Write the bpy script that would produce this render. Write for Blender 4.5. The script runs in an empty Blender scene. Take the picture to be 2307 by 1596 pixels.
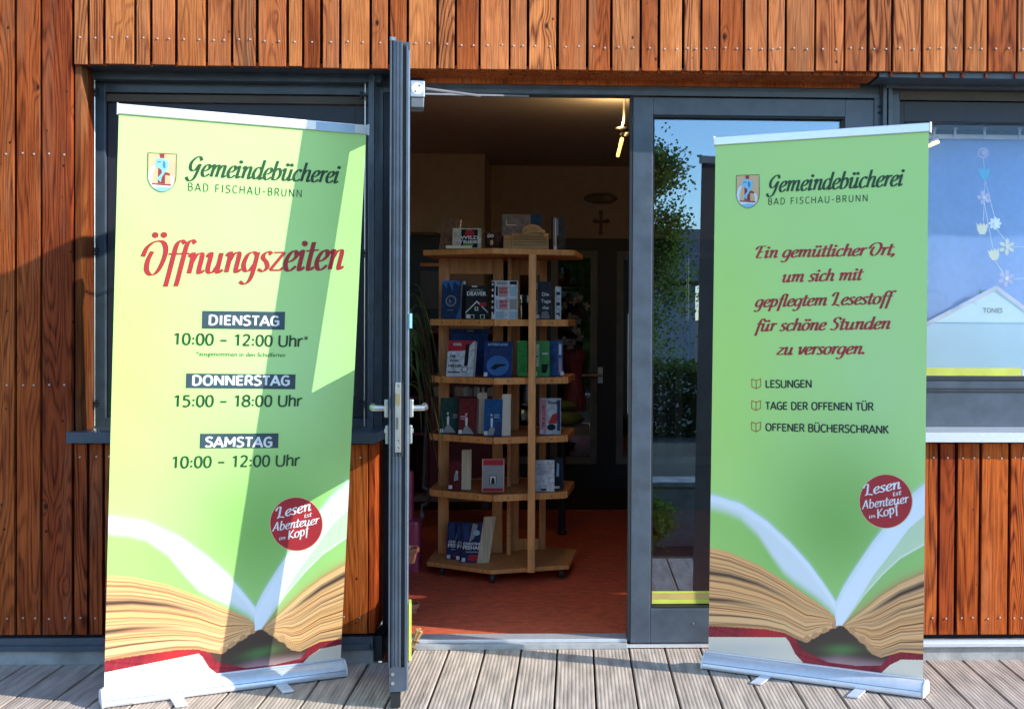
import bpy, bmesh, math, random
import numpy as np
from mathutils import Vector, Matrix
random.seed(4); rng = np.random.default_rng(4)
S = bpy.context.scene
COL = S.collection

# ------------------------------------------------------------------ camera, sky, sun, exposure
F, CX, CY, YAW, PITCH, ROLL, EYE = 2900.5, 1409.15, 754.8, 0.0386, 0.0129, 0.0053, 1.3773
fwd = Vector((math.sin(YAW)*math.cos(PITCH), math.cos(YAW)*math.cos(PITCH), -math.sin(PITCH)))
rgt = Vector((math.cos(YAW), -math.sin(YAW), 0)); upv = rgt.cross(fwd)
rgt, upv = rgt*math.cos(ROLL)+upv*math.sin(ROLL), upv*math.cos(ROLL)-rgt*math.sin(ROLL)
cd = bpy.data.cameras.new('camera'); cam = bpy.data.objects.new('camera', cd); COL.objects.link(cam)
cd.sensor_width = 36; cd.lens = F/2306*36; cd.shift_x = (1153-CX)/2306; cd.shift_y = (CY-798)/2306
cd.clip_start = .05; cd.clip_end = 3000
m = Matrix((rgt, upv, -fwd)).transposed().to_4x4(); m.translation = (0, 0, EYE); cam.matrix_world = m
S.camera = cam

SUN_EL, SUN_AZ = math.radians(25.5), math.radians(110)
W = bpy.data.worlds.new('World'); S.world = W; W.use_nodes = True
sky = W.node_tree.nodes.new('ShaderNodeTexSky'); sky.sky_type = 'NISHITA'; sky.sun_disc = False
sky.sun_elevation = SUN_EL; sky.sun_rotation = SUN_AZ; sky.ozone_density = 3.5; sky.air_density = 1.0; sky.dust_density = 0
bg = W.node_tree.nodes['Background']; W.node_tree.links.new(sky.outputs[0], bg.inputs[0]); bg.inputs[1].default_value = .15
sl = bpy.data.lights.new('sun', 'SUN'); sl.energy = 2.15; sl.angle = math.radians(.5); sl.color = (1, .97, .90)
so = bpy.data.objects.new('sun', sl); COL.objects.link(so)
to_sun = Vector((math.sin(SUN_AZ)*math.cos(SUN_EL), math.cos(SUN_AZ)*math.cos(SUN_EL), math.sin(SUN_EL)))
so.rotation_euler = to_sun.to_track_quat('Z', 'Y').to_euler(); so.location = (6, -4, 8)
vs = S.view_settings; vs.view_transform = 'Standard'; vs.look = 'None'; vs.gamma = 1; vs.exposure = 1.68
try: vs.use_curve_mapping = False
except Exception: pass
S.render.engine = 'CYCLES'
S.cycles.max_bounces = 10; S.cycles.diffuse_bounces = 6; S.cycles.transparent_max_bounces = 24

# ------------------------------------------------------------------ helpers
def ray(u, v): return fwd + rgt*((u-CX)/F) - upv*((v-CY)/F)
def at(u, v, Y):                      # photograph point -> point on the vertical plane y = Y
    d = ray(u, v); return Vector((0, 0, EYE)) + d*(Y/d.y)
def gnd(u, v, z=0):
    d = ray(u, v); return Vector((0, 0, EYE)) + d*((z-EYE)/d.z)
def ax(u, Y, v=700): return at(u, v, Y).x
def az(v, Y, u=1200): return at(u, v, Y).z
def a4(x, y): return ((1200+x/2.28)*.695, (600+y/2.28)*.695)
def a5(x, y): return ((1200+x/2.128)*.695, (1250+y/2.128)*.695)
def lin(r, g, b):
    f = lambda c: (c/255/12.92 if c/255 <= .04045 else ((c/255+.055)/1.055)**2.4)
    return (f(r), f(g), f(b))

_m = {}
def nt(mat): return mat.node_tree.nodes, mat.node_tree.links
def mat(name, col, rough=.6, metal=0, bump=0, scale=60, var=.12, emit=0, coat=0, spec=.5, stretch=(1, 1, 1)):
    if name in _m: return _m[name]
    M = bpy.data.materials.new(name); M.use_nodes = True; N, L = nt(M); p = N['Principled BSDF']
    p.inputs['Roughness'].default_value = rough; p.inputs['Metallic'].default_value = metal
    p.inputs['Specular IOR Level'].default_value = spec; p.inputs['Coat Weight'].default_value = coat
    tc = N.new('ShaderNodeTexCoord'); mp = N.new('ShaderNodeMapping'); mp.inputs['Scale'].default_value = stretch
    L.new(tc.outputs['Object'], mp.inputs[0])
    no = N.new('ShaderNodeTexNoise'); no.inputs['Scale'].default_value = scale*.12; no.inputs['Detail'].default_value = 6
    L.new(mp.outputs[0], no.inputs['Vector'])
    mx = N.new('ShaderNodeMixRGB'); mx.blend_type = 'MULTIPLY'; mx.inputs[1].default_value = (*col, 1)
    cr = N.new('ShaderNodeValToRGB'); cr.color_ramp.elements[0].color = (1-var*2,)*3+(1,); cr.color_ramp.elements[1].color = (1+0*var,)*3+(1,)
    cr.color_ramp.elements[0].position = .3; cr.color_ramp.elements[1].position = .65
    L.new(no.outputs[0], cr.inputs[0]); L.new(cr.outputs[0], mx.inputs[2]); mx.inputs[0].default_value = 1
    L.new(mx.outputs[0], p.inputs['Base Color'])
    if bump:
        n2 = N.new('ShaderNodeTexNoise'); n2.inputs['Scale'].default_value = scale; n2.inputs['Detail'].default_value = 5
        L.new(mp.outputs[0], n2.inputs['Vector'])
        b = N.new('ShaderNodeBump'); b.inputs['Strength'].default_value = bump; b.inputs['Distance'].default_value = .002
        L.new(n2.outputs[0], b.inputs['Height']); L.new(b.outputs[0], p.inputs['Normal'])
    if emit:
        p.inputs['Emission Color'].default_value = (*col, 1); p.inputs['Emission Strength'].default_value = emit
    _m[name] = M; return M

def wood_mat(name, light, dark, weather=.35, contrast=1.0, nscale=1.0):
    M = bpy.data.materials.new(name); M.use_nodes = True; N, L = nt(M); p = N['Principled BSDF']
    def n(t, **k):
        x = N.new(t)
        for a, v in k.items(): setattr(x, a, v)
        return x
    def mth(op, a, b=None, c=None, clamp=False):
        x = n('ShaderNodeMath', operation=op); x.use_clamp = clamp
        for i, v in enumerate((a, b, c)):
            if v is None: continue
            if isinstance(v, (int, float)): x.inputs[i].default_value = v
            else: L.new(v, x.inputs[i])
        return x.outputs[0]
    tc = n('ShaderNodeTexCoord'); oi = n('ShaderNodeObjectInfo')
    off = n('ShaderNodeCombineXYZ'); r = oi.outputs['Random']
    L.new(mth('MULTIPLY', r, 37), off.inputs[0]); L.new(mth('MULTIPLY', r, 91), off.inputs[2]); L.new(mth('MULTIPLY', r, 13), off.inputs[1])
    add = n('ShaderNodeVectorMath', operation='ADD'); L.new(tc.outputs['Object'], add.inputs[0]); L.new(off.outputs[0], add.inputs[1])
    def noise(sc, vec, det=3, rough=.5):
        mp = n('ShaderNodeMapping'); mp.inputs['Scale'].default_value = vec; L.new(add.outputs[0], mp.inputs[0])
        x = n('ShaderNodeTexNoise'); x.inputs['Scale'].default_value = sc; x.inputs['Detail'].default_value = det; x.inputs['Roughness'].default_value = rough
        L.new(mp.outputs[0], x.inputs['Vector']); return x.outputs[0]
    # knots
    mp = n('ShaderNodeMapping'); mp.inputs['Scale'].default_value = (1, .3, .62); L.new(add.outputs[0], mp.inputs[0])
    vo = n('ShaderNodeTexVoronoi'); vo.inputs['Scale'].default_value = 7.5; L.new(mp.outputs[0], vo.inputs['Vector'])
    vc = n('ShaderNodeSeparateColor'); L.new(vo.outputs['Color'], vc.inputs[0])
    pick = mth('GREATER_THAN', vc.outputs[0], .45)
    kd = vo.outputs['Distance']
    knot = mth('MULTIPLY', mth('SUBTRACT', 1, mth('DIVIDE', kd, .085), clamp=True), pick)
    halo = mth('MULTIPLY', mth('SUBTRACT', 1, mth('DIVIDE', kd, .33), clamp=True), pick)
    low = noise(1.0, (9*nscale, 3, .8*nscale), 2.5, .35)
    ring = mth('ADD', mth('MULTIPLY', low, 150), mth('MULTIPLY', mth('POWER', halo, 2), 12))
    sn = mth('MULTIPLY_ADD', mth('SINE', ring), .5, .5)
    sn = mth('POWER', sn, 2.2)
    fib = noise(1.0, (170, 60, 5), 4, .7)
    blot = noise(1.0, (6, 3, 2.2), 4, .6)
    wth = noise(1.0, (14, 5, 1.1), 5, .65)
    g = mth('MULTIPLY', mth('ADD', mth('MULTIPLY', mth('MULTIPLY', sn, mth('MULTIPLY_ADD', mth('FRACT', mth('MULTIPLY', r, 7.3)), .62, .10)), 1.0), mth('MULTIPLY', mth('SUBTRACT', fib, .40), 2.1)), contrast, clamp=True)
    mx = n('ShaderNodeMixRGB'); mx.inputs[1].default_value = (*light, 1); mx.inputs[2].default_value = (*dark, 1); L.new(g, mx.inputs[0])
    at_ = n('ShaderNodeAttribute', attribute_type='OBJECT', attribute_name='tint')
    m2 = n('ShaderNodeMixRGB', blend_type='MULTIPLY'); m2.inputs[0].default_value = 1; L.new(mx.outputs[0], m2.inputs[1]); L.new(at_.outputs['Color'], m2.inputs[2])
    # blotches of darker oil
    cr = n('ShaderNodeValToRGB'); cr.color_ramp.elements[0].position = .38; cr.color_ramp.elements[1].position = .62
    cr.color_ramp.elements[0].color = (.74, .66, .60, 1); cr.color_ramp.elements[1].color = (1.05, 1.05, 1.05, 1); L.new(blot, cr.inputs[0])
    m3 = n('ShaderNodeMixRGB', blend_type='MULTIPLY'); m3.inputs[0].default_value = 1; L.new(m2.outputs[0], m3.inputs[1]); L.new(cr.outputs[0], m3.inputs[2])
    # greyed weather
    wf = mth('MULTIPLY', mth('MULTIPLY', mth('SUBTRACT', wth, .5), 3.2, clamp=True), weather, clamp=True)
    m4 = n('ShaderNodeMixRGB'); L.new(wf, m4.inputs[0]); L.new(m3.outputs[0], m4.inputs[1]); m4.inputs[2].default_value = (.40, .23, .12, 1)
    mp2 = n('ShaderNodeMapping'); mp2.inputs['Scale'].default_value = (1, .3, .7); L.new(add.outputs[0], mp2.inputs[0])
    v2 = n('ShaderNodeTexVoronoi'); v2.inputs['Scale'].default_value = 16; L.new(mp2.outputs[0], v2.inputs['Vector'])
    vc2 = n('ShaderNodeSeparateColor'); L.new(v2.outputs['Color'], vc2.inputs[0])
    speck = mth('MULTIPLY', mth('SUBTRACT', 1, mth('DIVIDE', v2.outputs['Distance'], .10), clamp=True), mth('GREATER_THAN', vc2.outputs[1], .62))
    knot = mth('MAXIMUM', knot, speck)
    m5 = n('ShaderNodeMixRGB'); L.new(mth('MULTIPLY', knot, 1.9, clamp=True), m5.inputs[0]); L.new(m4.outputs[0], m5.inputs[1]); m5.inputs[2].default_value = (.035, .012, .006, 1)
    L.new(m5.outputs[0], p.inputs['Base Color'])
    p.inputs['Roughness'].default_value = .7; p.inputs['Specular IOR Level'].default_value = .12
    b = n('ShaderNodeBump'); b.inputs['Strength'].default_value = .35; b.inputs['Distance'].default_value = .0015
    L.new(mth('SUBTRACT', mth('MULTIPLY', fib, .6), mth('MULTIPLY', sn, .6)), b.inputs['Height']); L.new(b.outputs[0], p.inputs['Normal'])
    return M

def glass_mat(name, refl=.10, tint=(.9, .95, .95), coat=(.93, .97, 1), fres=1.1):
    M = bpy.data.materials.new(name); M.use_nodes = True; N, L = nt(M)
    for x in list(N): N.remove(x)
    o = N.new('ShaderNodeOutputMaterial'); mx = N.new('ShaderNodeMixShader'); t = N.new('ShaderNodeBsdfTransparent'); g = N.new('ShaderNodeBsdfGlossy')
    t.inputs[0].default_value = (*tint, 1); g.inputs['Roughness'].default_value = .0; g.inputs[0].default_value = (*coat, 1)
    fr = N.new('ShaderNodeFresnel'); fr.inputs[0].default_value = 1.5
    a = N.new('ShaderNodeMath'); a.operation = 'MULTIPLY_ADD'; a.use_clamp = True; a.inputs[1].default_value = fres; a.inputs[2].default_value = refl
    L.new(fr.outputs[0], a.inputs[0]); L.new(a.outputs[0], mx.inputs[0]); L.new(t.outputs[0], mx.inputs[1]); L.new(g.outputs[0], mx.inputs[2])
    L.new(mx.outputs[0], o.inputs[0]); return M

class B:
    def __init__(s): s.v = []; s.f = []
    def raw(s, vs, fs):
        n = len(s.v); s.v += [tuple(v) for v in vs]; s.f += [tuple(i+n for i in f) for f in fs]; return s
    def box(s, x0, x1, y0, y1, z0, z1):
        v = [(x, y, z) for x in (x0, x1) for y in (y0, y1) for z in (z0, z1)]
        return s.raw(v, [(0, 1, 3, 2), (4, 6, 7, 5), (0, 4, 5, 1), (2, 3, 7, 6), (0, 2, 6, 4), (1, 5, 7, 3)])
    def obox(s, o, a, b, c):      # corner o with three edge vectors
        o, a, b, c = map(Vector, (o, a, b, c)); v = [o+a*i+b*j+c*k for i in (0, 1) for j in (0, 1) for k in (0, 1)]
        return s.raw(v, [(0, 1, 3, 2), (4, 6, 7, 5), (0, 4, 5, 1), (2, 3, 7, 6), (0, 2, 6, 4), (1, 5, 7, 3)])
    def prism(s, pts, d):         # planar loop pts extruded by vector d
        n = len(pts); d = Vector(d); p = [Vector(q) for q in pts]
        return s.raw(p+[q+d for q in p], [tuple(range(n))[::-1], tuple(range(n, 2*n))]+[(i, (i+1) % n, n+(i+1) % n, n+i) for i in range(n)])
    def tube(s, pts, r, seg=8, r1=None):
        pts = [Vector(p) for p in pts]; n = len(pts); vs = []
        for i, p in enumerate(pts):
            d = (pts[min(i+1, n-1)]-pts[max(i-1, 0)]).normalized(); a = d.orthogonal().normalized() if i == 0 else (a-d*a.dot(d)).normalized(); b = d.cross(a)
            rr = r if r1 is None else r+(r1-r)*i/(n-1)
            vs += [p+(a*math.cos(t)+b*math.sin(t))*rr for t in [2*math.pi*k/seg for k in range(seg)]]
        fs = [(i*seg+k, i*seg+(k+1) % seg, (i+1)*seg+(k+1) % seg, (i+1)*seg+k) for i in range(n-1) for k in range(seg)]
        return s.raw(vs, fs+[tuple(range(seg))[::-1], tuple((n-1)*seg+k for k in range(seg))])
    def lathe(s, c, prof, seg=20, axis=(0, 0, 1)):
        A = Vector(axis).normalized(); a = A.orthogonal().normalized(); b = A.cross(a); c = Vector(c); vs = []
        for r, h in prof: vs += [c+A*h+(a*math.cos(t)+b*math.sin(t))*r for t in [2*math.pi*k/seg for k in range(seg)]]
        n = len(prof)
        fs = [(i*seg+k, i*seg+(k+1) % seg, (i+1)*seg+(k+1) % seg, (i+1)*seg+k) for i in range(n-1) for k in range(seg)]
        return s.raw(vs, fs+[tuple(range(seg))[::-1], tuple((n-1)*seg+k for k in range(seg))])
    def ball(s, c, r, sc=(1, 1, 1), seg=12, rings=8):
        c = Vector(c); vs = []; R = [(math.sin(math.pi*i/rings), -math.cos(math.pi*i/rings)) for i in range(1, rings)]
        for q, h in R: vs += [c+Vector((q*math.cos(t)*r*sc[0], q*math.sin(t)*r*sc[1], h*r*sc[2])) for t in [2*math.pi*k/seg for k in range(seg)]]
        n = len(R); base = len(vs); vs += [c-Vector((0, 0, r*sc[2])), c+Vector((0, 0, r*sc[2]))]
        fs = [(i*seg+k, i*seg+(k+1) % seg, (i+1)*seg+(k+1) % seg, (i+1)*seg+k) for i in range(n-1) for k in range(seg)]
        fs += [(base, (k+1) % seg, k) for k in range(seg)]+[(base+1, (n-1)*seg+k, (n-1)*seg+(k+1) % seg) for k in range(seg)]
        return s.raw(vs, fs)

WM = {}
def link(name, b, m, parent=None, bevel=0, smooth=False, origin=None):
    me = bpy.data.meshes.new(name); vs = b.v
    if origin is not None: o_ = Vector(origin); vs = [tuple(Vector(v)-o_) for v in vs]
    me.from_pydata(vs, [], b.f); me.materials.append(m)
    bm = bmesh.new(); bm.from_mesh(me); bmesh.ops.recalc_face_normals(bm, faces=bm.faces); bm.to_mesh(me); bm.free()
    if smooth:
        me.polygons.foreach_set('use_smooth', [True]*len(me.polygons))
        try: me.set_sharp_from_angle(angle=math.radians(40))
        except Exception: pass
    o = bpy.data.objects.new(name, me); COL.objects.link(o)
    if origin is not None: o.location = origin
    setp(o, parent)
    WM[o.name] = Vector(origin) if origin is not None else Vector()
    if bevel:
        md = o.modifiers.new('bevel', 'BEVEL'); md.width = bevel; md.segments = 2; md.limit_method = 'ANGLE'
    return o
def setp(o, parent):
    if parent is not None:
        o.parent = parent; o.matrix_parent_inverse = Matrix.Translation(-WM[parent.name])
def tag(o, label=None, cat=None, group=None, kind=None):
    for k, v in (('label', label), ('category', cat), ('group', group), ('kind', kind)):
        if v: o[k] = v
    return o
def thing(name, label, cat, loc, group=None):
    o = bpy.data.objects.new(name, None); o.empty_display_size = .1; COL.objects.link(o); o.location = loc; WM[o.name] = Vector(loc)
    return tag(o, label, cat, group)
def struct(name, b, m, **k):
    o = link(name, b, m, **k); o['kind'] = 'structure'; return o

# ------------------------------------------------------------------ materials
M_wood = wood_mat('oiled_larch', lin(200, 118, 64), lin(92, 34, 14), .34)
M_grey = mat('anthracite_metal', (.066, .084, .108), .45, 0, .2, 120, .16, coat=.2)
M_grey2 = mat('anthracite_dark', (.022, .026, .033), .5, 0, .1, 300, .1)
M_groove = mat('rubber_black', (.012, .013, .015), .6)
M_alu = mat('brushed_aluminium', (.80, .81, .83), .32, .55, .1, 400, .06, stretch=(1, 1, 14))
M_steel = mat('stainless_steel', (.62, .62, .60), .28, .9, .05, 200, .08)
M_conc = mat('pale_concrete', (.42, .41, .38), .85, 0, .8, 90, .22)
M_deckc = None
M_white = mat('white_plastic', (.78, .79, .80), .4)
M_cream = mat('cream_plaster', (.50, .40, .30), .9, 0, .3, 120, .06)
M_floor = mat('red_linoleum', (.68, .135, .065), .6, 0, .08, 200, .16, spec=.2)
M_beech = mat('varnished_beech', (.74, .31, .09), .48, 0, .1, 60, .16, stretch=(8, 8, 1))
M_glassA = glass_mat('door_glass', .02)
M_glassB = glass_mat('coated_glass', .05)
M_glassC = glass_mat('low_reflection_glass', .0, (1, 1, 1), (.6, .8, 1), .6)
M_yel = mat('yellow_tape', (.66, .68, .10), .5, 0, .4, 80, .12)

# ------------------------------------------------------------------ planes of the place
YC, YF, YG = 5.155, 5.38, 5.43     # cladding front, frame front, glass
YB = 10.2                          # back wall of the room
ZCEIL = 2.58

# ------------------------------------------------------------------ ground behind the camera and far
g = B().raw([(-900, -1400, -.12), (900, -1400, -.12), (900, 60, -.12), (-900, 60, -.12)], [(0, 1, 2, 3)])
struct('ground', g, mat('dark_soil_and_grass', (.10, .095, .065), .95, 0, 1, 8, .3))
g = B().raw([(-40, -17, -.105), (60, -17, -.105), (60, -6.4, -.105), (-40, -6.4, -.105)], [(0, 1, 2, 3)])
struct('road', g, mat('asphalt', (.06, .06, .065), .9, 0, .6, 100, .15))

# deck ---------------------------------------------------------------
M_deck = mat('wood_plastic_deck', (.55, .435, .345), .85, 0, .6, 260, .24, stretch=(1, .12, 1))
deck = struct('deck', B().box(-3.9, 4.4, 3.50, 5.3, -.11, -.06), mat('deck_substructure', (.02, .018, .016), .9))
PIT = .1495; GW = .008; X0 = -.0715
def deck_board(i):
    xa = X0+i*PIT+GW/2; xb = X0+(i+1)*PIT-GW/2; w = xb-xa
    prof = [(xa, -.028), (xa, -.003), (xa+.003, 0)]; n = 9; m_ = .006
    for k in range(n):
        a = xa+m_+(w-2*m_)*k/n; st = (w-2*m_)/n
        prof += [(a+st*.06, 0), (a+st*.24, -.0011), (a+st*.48, -.0011), (a+st*.72, 0)]
    prof += [(xb-.003, 0), (xb, -.003), (xb, -.028)]
    y1 = YC-.0005+.22 if (-.72 < (xa+xb)/2 < 1.36) else YC+.01
    b = B().prism([(x, 3.46, z) for x, z in prof], (0, y1-3.46, 0))
    o = link('deck_board', b, M_deck, deck); return o
for i in range(-25, 30): deck_board(i)

# ------------------------------------------------------------------ the building
bld = thing('library_building', 'timber clad library building with anthracite door and window frames', 'building', (0, YC, 0))
def wallbox(name, *a, m=M_cream): return link(name, B().box(*a), m, bld)
XL, XR = -4.6, 5.0

# wall cores (behind cladding)
M_mem = mat('black_membrane', (.008, .007, .007), .9)
x_wl, x_wr = ax(192, YF), ax(852, YF)        # left window frame outer edges
x_dl, x_dr = ax(855, YF)+.012, ax(1978, YF)  # door unit
z_ht = az(176, YF)                           # top of the frames
z_clad = az(158, YC)                         # underside of the upper cladding
z_sill = az(985, YC, 300)
ZTOP = 3.25
link('wall_core', B().box(XL, XR, YC+.03, YC+.20, z_clad+.03, ZTOP), M_mem, bld)
link('wall_core', B().box(XL, ax(167, YC)-.03, YC+.03, YF+.05, .0, z_clad+.028), M_mem, bld)
link('wall_core', B().box(ax(167, YC)-.028, ax(836, YC)-.012, YC+.03, YF+.05, .0, z_sill-.04), M_mem, bld)
link('wall_core', B().box(x_dr+.012, XR, YC+.03, YF+.05, .0, az(985, YC, 2200)-.03), M_mem, bld)
struct_in = B().box(XL, XR, YF+.06, YF+.28, z_ht+.12, ZTOP)
link('lintel', struct_in, M_cream, bld)

# planks ---------------------------------------------------------------
plank_n = 0; screws = B()
def plank(x0, x1, z0, z1, tint, y=YC, rows=(), u=None, m=M_wood):
    global plank_n
    o = link('plank', B().box(x0, x1, y+random.uniform(-.0015, .0015), y+.024, z0, z1), m, bld, bevel=.0015)
    o['tint'] = tint; plank_n += 1
    w = x1-x0
    for z in rows:
        for x in ([x0+w*.24, x1-w*.24] if w > .062 else [x0+w*.5]):
            screws.lathe((x+random.uniform(-.003, .003), y-.0028, z+random.uniform(-.003, .003)), [(.0001, -.0010), (.0032, -.0008), (.0040, .0006), (.0040, .004)], 8, axis=(0, 1, 0))
    return o
def tints(): 
    k = random.uniform(.78, 1.15); r = random.uniform(-.08, .10)
    return (k*(1+r*.3), k*(1-r*.7), k*(1-r*1.3))
sx = lambda s: ax(s*.695, YC, 90)
upper = [(428, 500), (515, 588), (607, 768), (785, 857), (875, 1001), (1020, 1178), (1195, 1322), (1340, 1465), (1485, 1642), (1660, 1732), (1748, 1835), (1855, 1945), (1962, 2120), (2137, 2225)]
upper = [(a/1.773, b/1.773) for a, b in upper]
upper += [(1200+a/2.097, 1200+b/2.097) for a, b in [(135, 243), (262, 445), (465, 570), (588, 733), (750, 938), (953, 1060), (1080, 1260), (1282, 1463), (1483, 1627), (1645, 1827), (1845, 1950), (1970, 2115), (2135, 2240)]]
upper += [(2200+a/2.062, 2200+b/2.062) for a, b in [(157, 263), (277, 425), (443, 585), (600, 705), (722, 903), (918, 1098), (1113, 1252), (1275, 1415), (1435, 1615), (1635, 1780), (1795, 1895), (1915, 2055), (2070, 2252), (2268, 2390), (2405, 2520), (2538, 2700), (2715, 2830)]]
dark_ones = {10: .82, 14: .72, 17: .80, 24: .78, 27: .70, 28: .78, 39: .68, 22: .86, 9: 1.12}
pale = {2: 1.12, 5: 1.18, 12: 1.15, 15: 1.1, 20: 1.2, 25: 1.15, 36: 1.2, 38: 1.12}
for i, (a, b) in enumerate(upper):
    t = tints(); k = dark_ones.get(i, pale.get(i, 1))
    t = (t[0]*1.12, t[1]*1.14, t[2]*1.26)
    if k < 1: t = (.86, .66, .54)
    elif k > 1: t = (k*1.15, k*1.22, k*1.25)
    vb = [132, 135, 138, 142, 147, 150, 153, 156, 158, 160, 161, 162, 163, 164, 165][min(14, int(i/2.4))] if i < 40 else 166
    vtop = vb
    zb = az(vb*.5+.5*158, YC, (a+b)/2*.695)
    vs_ = 84+min(1, max(0, (a-240)/1900))*26
    plank(sx(a), sx(b), zb+random.uniform(-.002, .002), ZTOP, t, rows=(az(vs_, YC, (a+b)/2*.695), az(vs_, YC)+.5))
# tall planks at the left edge
sy = lambda s: ax(s*.695, YC, 800)
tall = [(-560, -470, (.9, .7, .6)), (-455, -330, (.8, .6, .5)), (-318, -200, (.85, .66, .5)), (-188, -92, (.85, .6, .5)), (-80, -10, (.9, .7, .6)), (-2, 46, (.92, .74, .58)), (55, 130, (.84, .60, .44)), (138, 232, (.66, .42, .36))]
zf = az(1428, YC, 300)
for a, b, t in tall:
    t = tuple(q*.9 for q in t)  # left planks darkened once more: shade put into the tint
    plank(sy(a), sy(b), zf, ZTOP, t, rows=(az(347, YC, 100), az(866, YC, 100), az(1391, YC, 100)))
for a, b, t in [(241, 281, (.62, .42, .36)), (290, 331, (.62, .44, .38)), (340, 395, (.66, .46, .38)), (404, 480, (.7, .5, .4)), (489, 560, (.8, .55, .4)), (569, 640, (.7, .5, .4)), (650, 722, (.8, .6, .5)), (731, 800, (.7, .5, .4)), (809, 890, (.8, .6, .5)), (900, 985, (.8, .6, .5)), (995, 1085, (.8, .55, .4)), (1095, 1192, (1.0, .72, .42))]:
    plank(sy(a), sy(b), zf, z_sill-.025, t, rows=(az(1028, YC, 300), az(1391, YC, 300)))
# corner board facing the door (seen side on)
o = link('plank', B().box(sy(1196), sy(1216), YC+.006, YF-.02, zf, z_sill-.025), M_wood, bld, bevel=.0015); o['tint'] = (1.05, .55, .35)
for a, b, t in [(2852, 2905, (.9, .7, .5)), (2914, 2976, (.9, .7, .5)), (2985, 3041, (1.0, .72, .45)), (3050, 3097, (.74, .42, .30)), (3107, 3176, (.98, .66, .38)), (3186, 3270, (1.02, .70, .40)), (3279, 3330, (.95, .62, .36)), (3340, 3420, (.9, .6, .4)), (3430, 3490, (.9, .6, .4)), (3500, 3590, (.8, .6, .4)), (3600, 3690, (.9, .6, .4)), (3700, 3790, (.9, .6, .4)), (3800, 3890, (.9, .6, .4)), (3900, 3990, (.8, .6, .4))]:
    plank(sy(a), sy(b), az(1428, YC, 2200), az(998, YC, 2200), t, rows=(az(1030, YC, 2200), az(1391, YC, 2200)))
link('screw_heads', screws, mat('screw_steel', (.62, .52, .46), .4, .3), bld)['kind'] = 'stuff'
# battens showing in the gaps at the bottom of the upper cladding
batt = B(); 
for k in range(len(upper)-1):
    xa, xb = sx(upper[k][1]), sx(upper[k+1][0])
    batt.box(xa+.001, xb-.001, YC+.010, YC+.028, z_clad-.004, z_clad+.016)
o = link('insect_strip', batt, M_wood, bld); o['kind'] = 'stuff'; o['tint'] = (.5, .3, .25)

# soffit, reveals
o = link('soffit_board', B().box(ax(912, YC), ax(1978, YC, 160), YC+.027, YF-.03, z_clad-.002, z_clad+.020), M_wood, bld, bevel=.001); o['tint'] = (.9, .66, .5)
o = link('soffit_board', B().box(ax(912, YC)+.05, ax(1960, YC, 160), YF-.029, YF-.008, z_clad-.020, z_clad+.02), M_wood, bld, bevel=.001); o['tint'] = (1.0, .78, .6)
link('soffit_sheet', B().box(ax(167, YC), ax(910, YC), YC+.027, YF-.012, z_clad+.004, z_clad+.02), M_grey, bld)
link('soffit_sheet', B().box(ax(1984, YC, 160), XR, YC+.027, YF-.012, z_clad-.006, z_clad+.02), M_grey, bld)
o = link('reveal_board', B().box(ax(164, YC), ax(164, YC)+.022, YC+.026, YC+.10, z_sill-.0, z_clad+.003), M_wood, bld); o['tint'] = (.5, .46, .4)  # dull reveal: its shade is put into the tint
o = link('reveal_board', B().box(ax(164, YC)-.004, ax(164, YC)+.018, YC+.101, YC+.17, z_sill-.0, z_clad+.003), M_wood, bld); o['tint'] = (.42, .26, .2)  # reddish inner board, shade put into its tint too
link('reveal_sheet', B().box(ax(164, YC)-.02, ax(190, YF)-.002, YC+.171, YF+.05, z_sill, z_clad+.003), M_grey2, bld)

# plinth and base flashing
zp = az(1462, YC, 300)
def plinth(x0, x1, tagx):
    link('plinth', B().box(x0, x1, YC+.004, YF+.3, -.12, .052), M_conc, bld, bevel=.004)
    link('base_flashing', B().box(x0, x1, YC-.006, YC+.028, .054, zf-.012) if tagx else B().box(x0, x1, YC-.004, YC+.03, .054, zf-.035), M_grey if tagx else M_alu, bld)
plinth(XL, ax(840, YC, 1480), True); plinth(x_dr-.015, XR, False)
link('base_angle', B().box(XL, ax(840, YC, 1480)-.01, YC-.022, YC-.0065, .058, .078), M_grey, bld)
link('base_angle', B().box(ax(838, YC, 1450), x_dl+.03, YC+.03, YF-.012, .0, .10), M_grey2, bld)
link('base_angle', B().box(x_dr-.01, XR, YC-.016, YC-.0045, .058, .070), M_alu, bld)

# --- left window
win = link('window', B(), M_grey2, bld); WM[win.name] = Vector()
fr = B()
zt = az(178, YF, 500); zb = az(968, YF, 500)
def frame(b, x0, x1, z0, z1, w, y0, y1, top=None, bot=None):
    top = top or w; bot = bot or w
    b.box(x0, x0+w, y0, y1, z0, z1); b.box(x1-w, x1, y0, y1, z0, z1); b.box(x0+w, x1-w, y0, y1, z1-top, z1); b.box(x0+w, x1-w, y0, y1, z0, z0+bot)
xa = ax(212, YF); xb = ax(862, YF)
frame(fr, xa, xb, zb, zt, .045, YF, YF+.07, top=.06, bot=.05)
link('outer_frame', fr, M_grey, win, bevel=.002)
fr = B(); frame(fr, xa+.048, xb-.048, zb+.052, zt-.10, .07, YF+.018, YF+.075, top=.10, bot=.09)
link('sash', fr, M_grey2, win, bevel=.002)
link('blind_box', B().box(ax(190, YF), xb, YF-.07, YF-.004, zt-.02, az(148, YF, 500)+.03), M_grey, win, bevel=.002)
link('cover_strip', B().box(xa+.05, xb-.05, YF-.002, YF+.016, zt-.098, zt-.068), mat('brown_strip', (.10, .075, .055), .7), win)
link('pane', B().box(xa+.118, xb-.118, YG, YG+.006, zb+.142, zt-.20), M_glassB, win)
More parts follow.
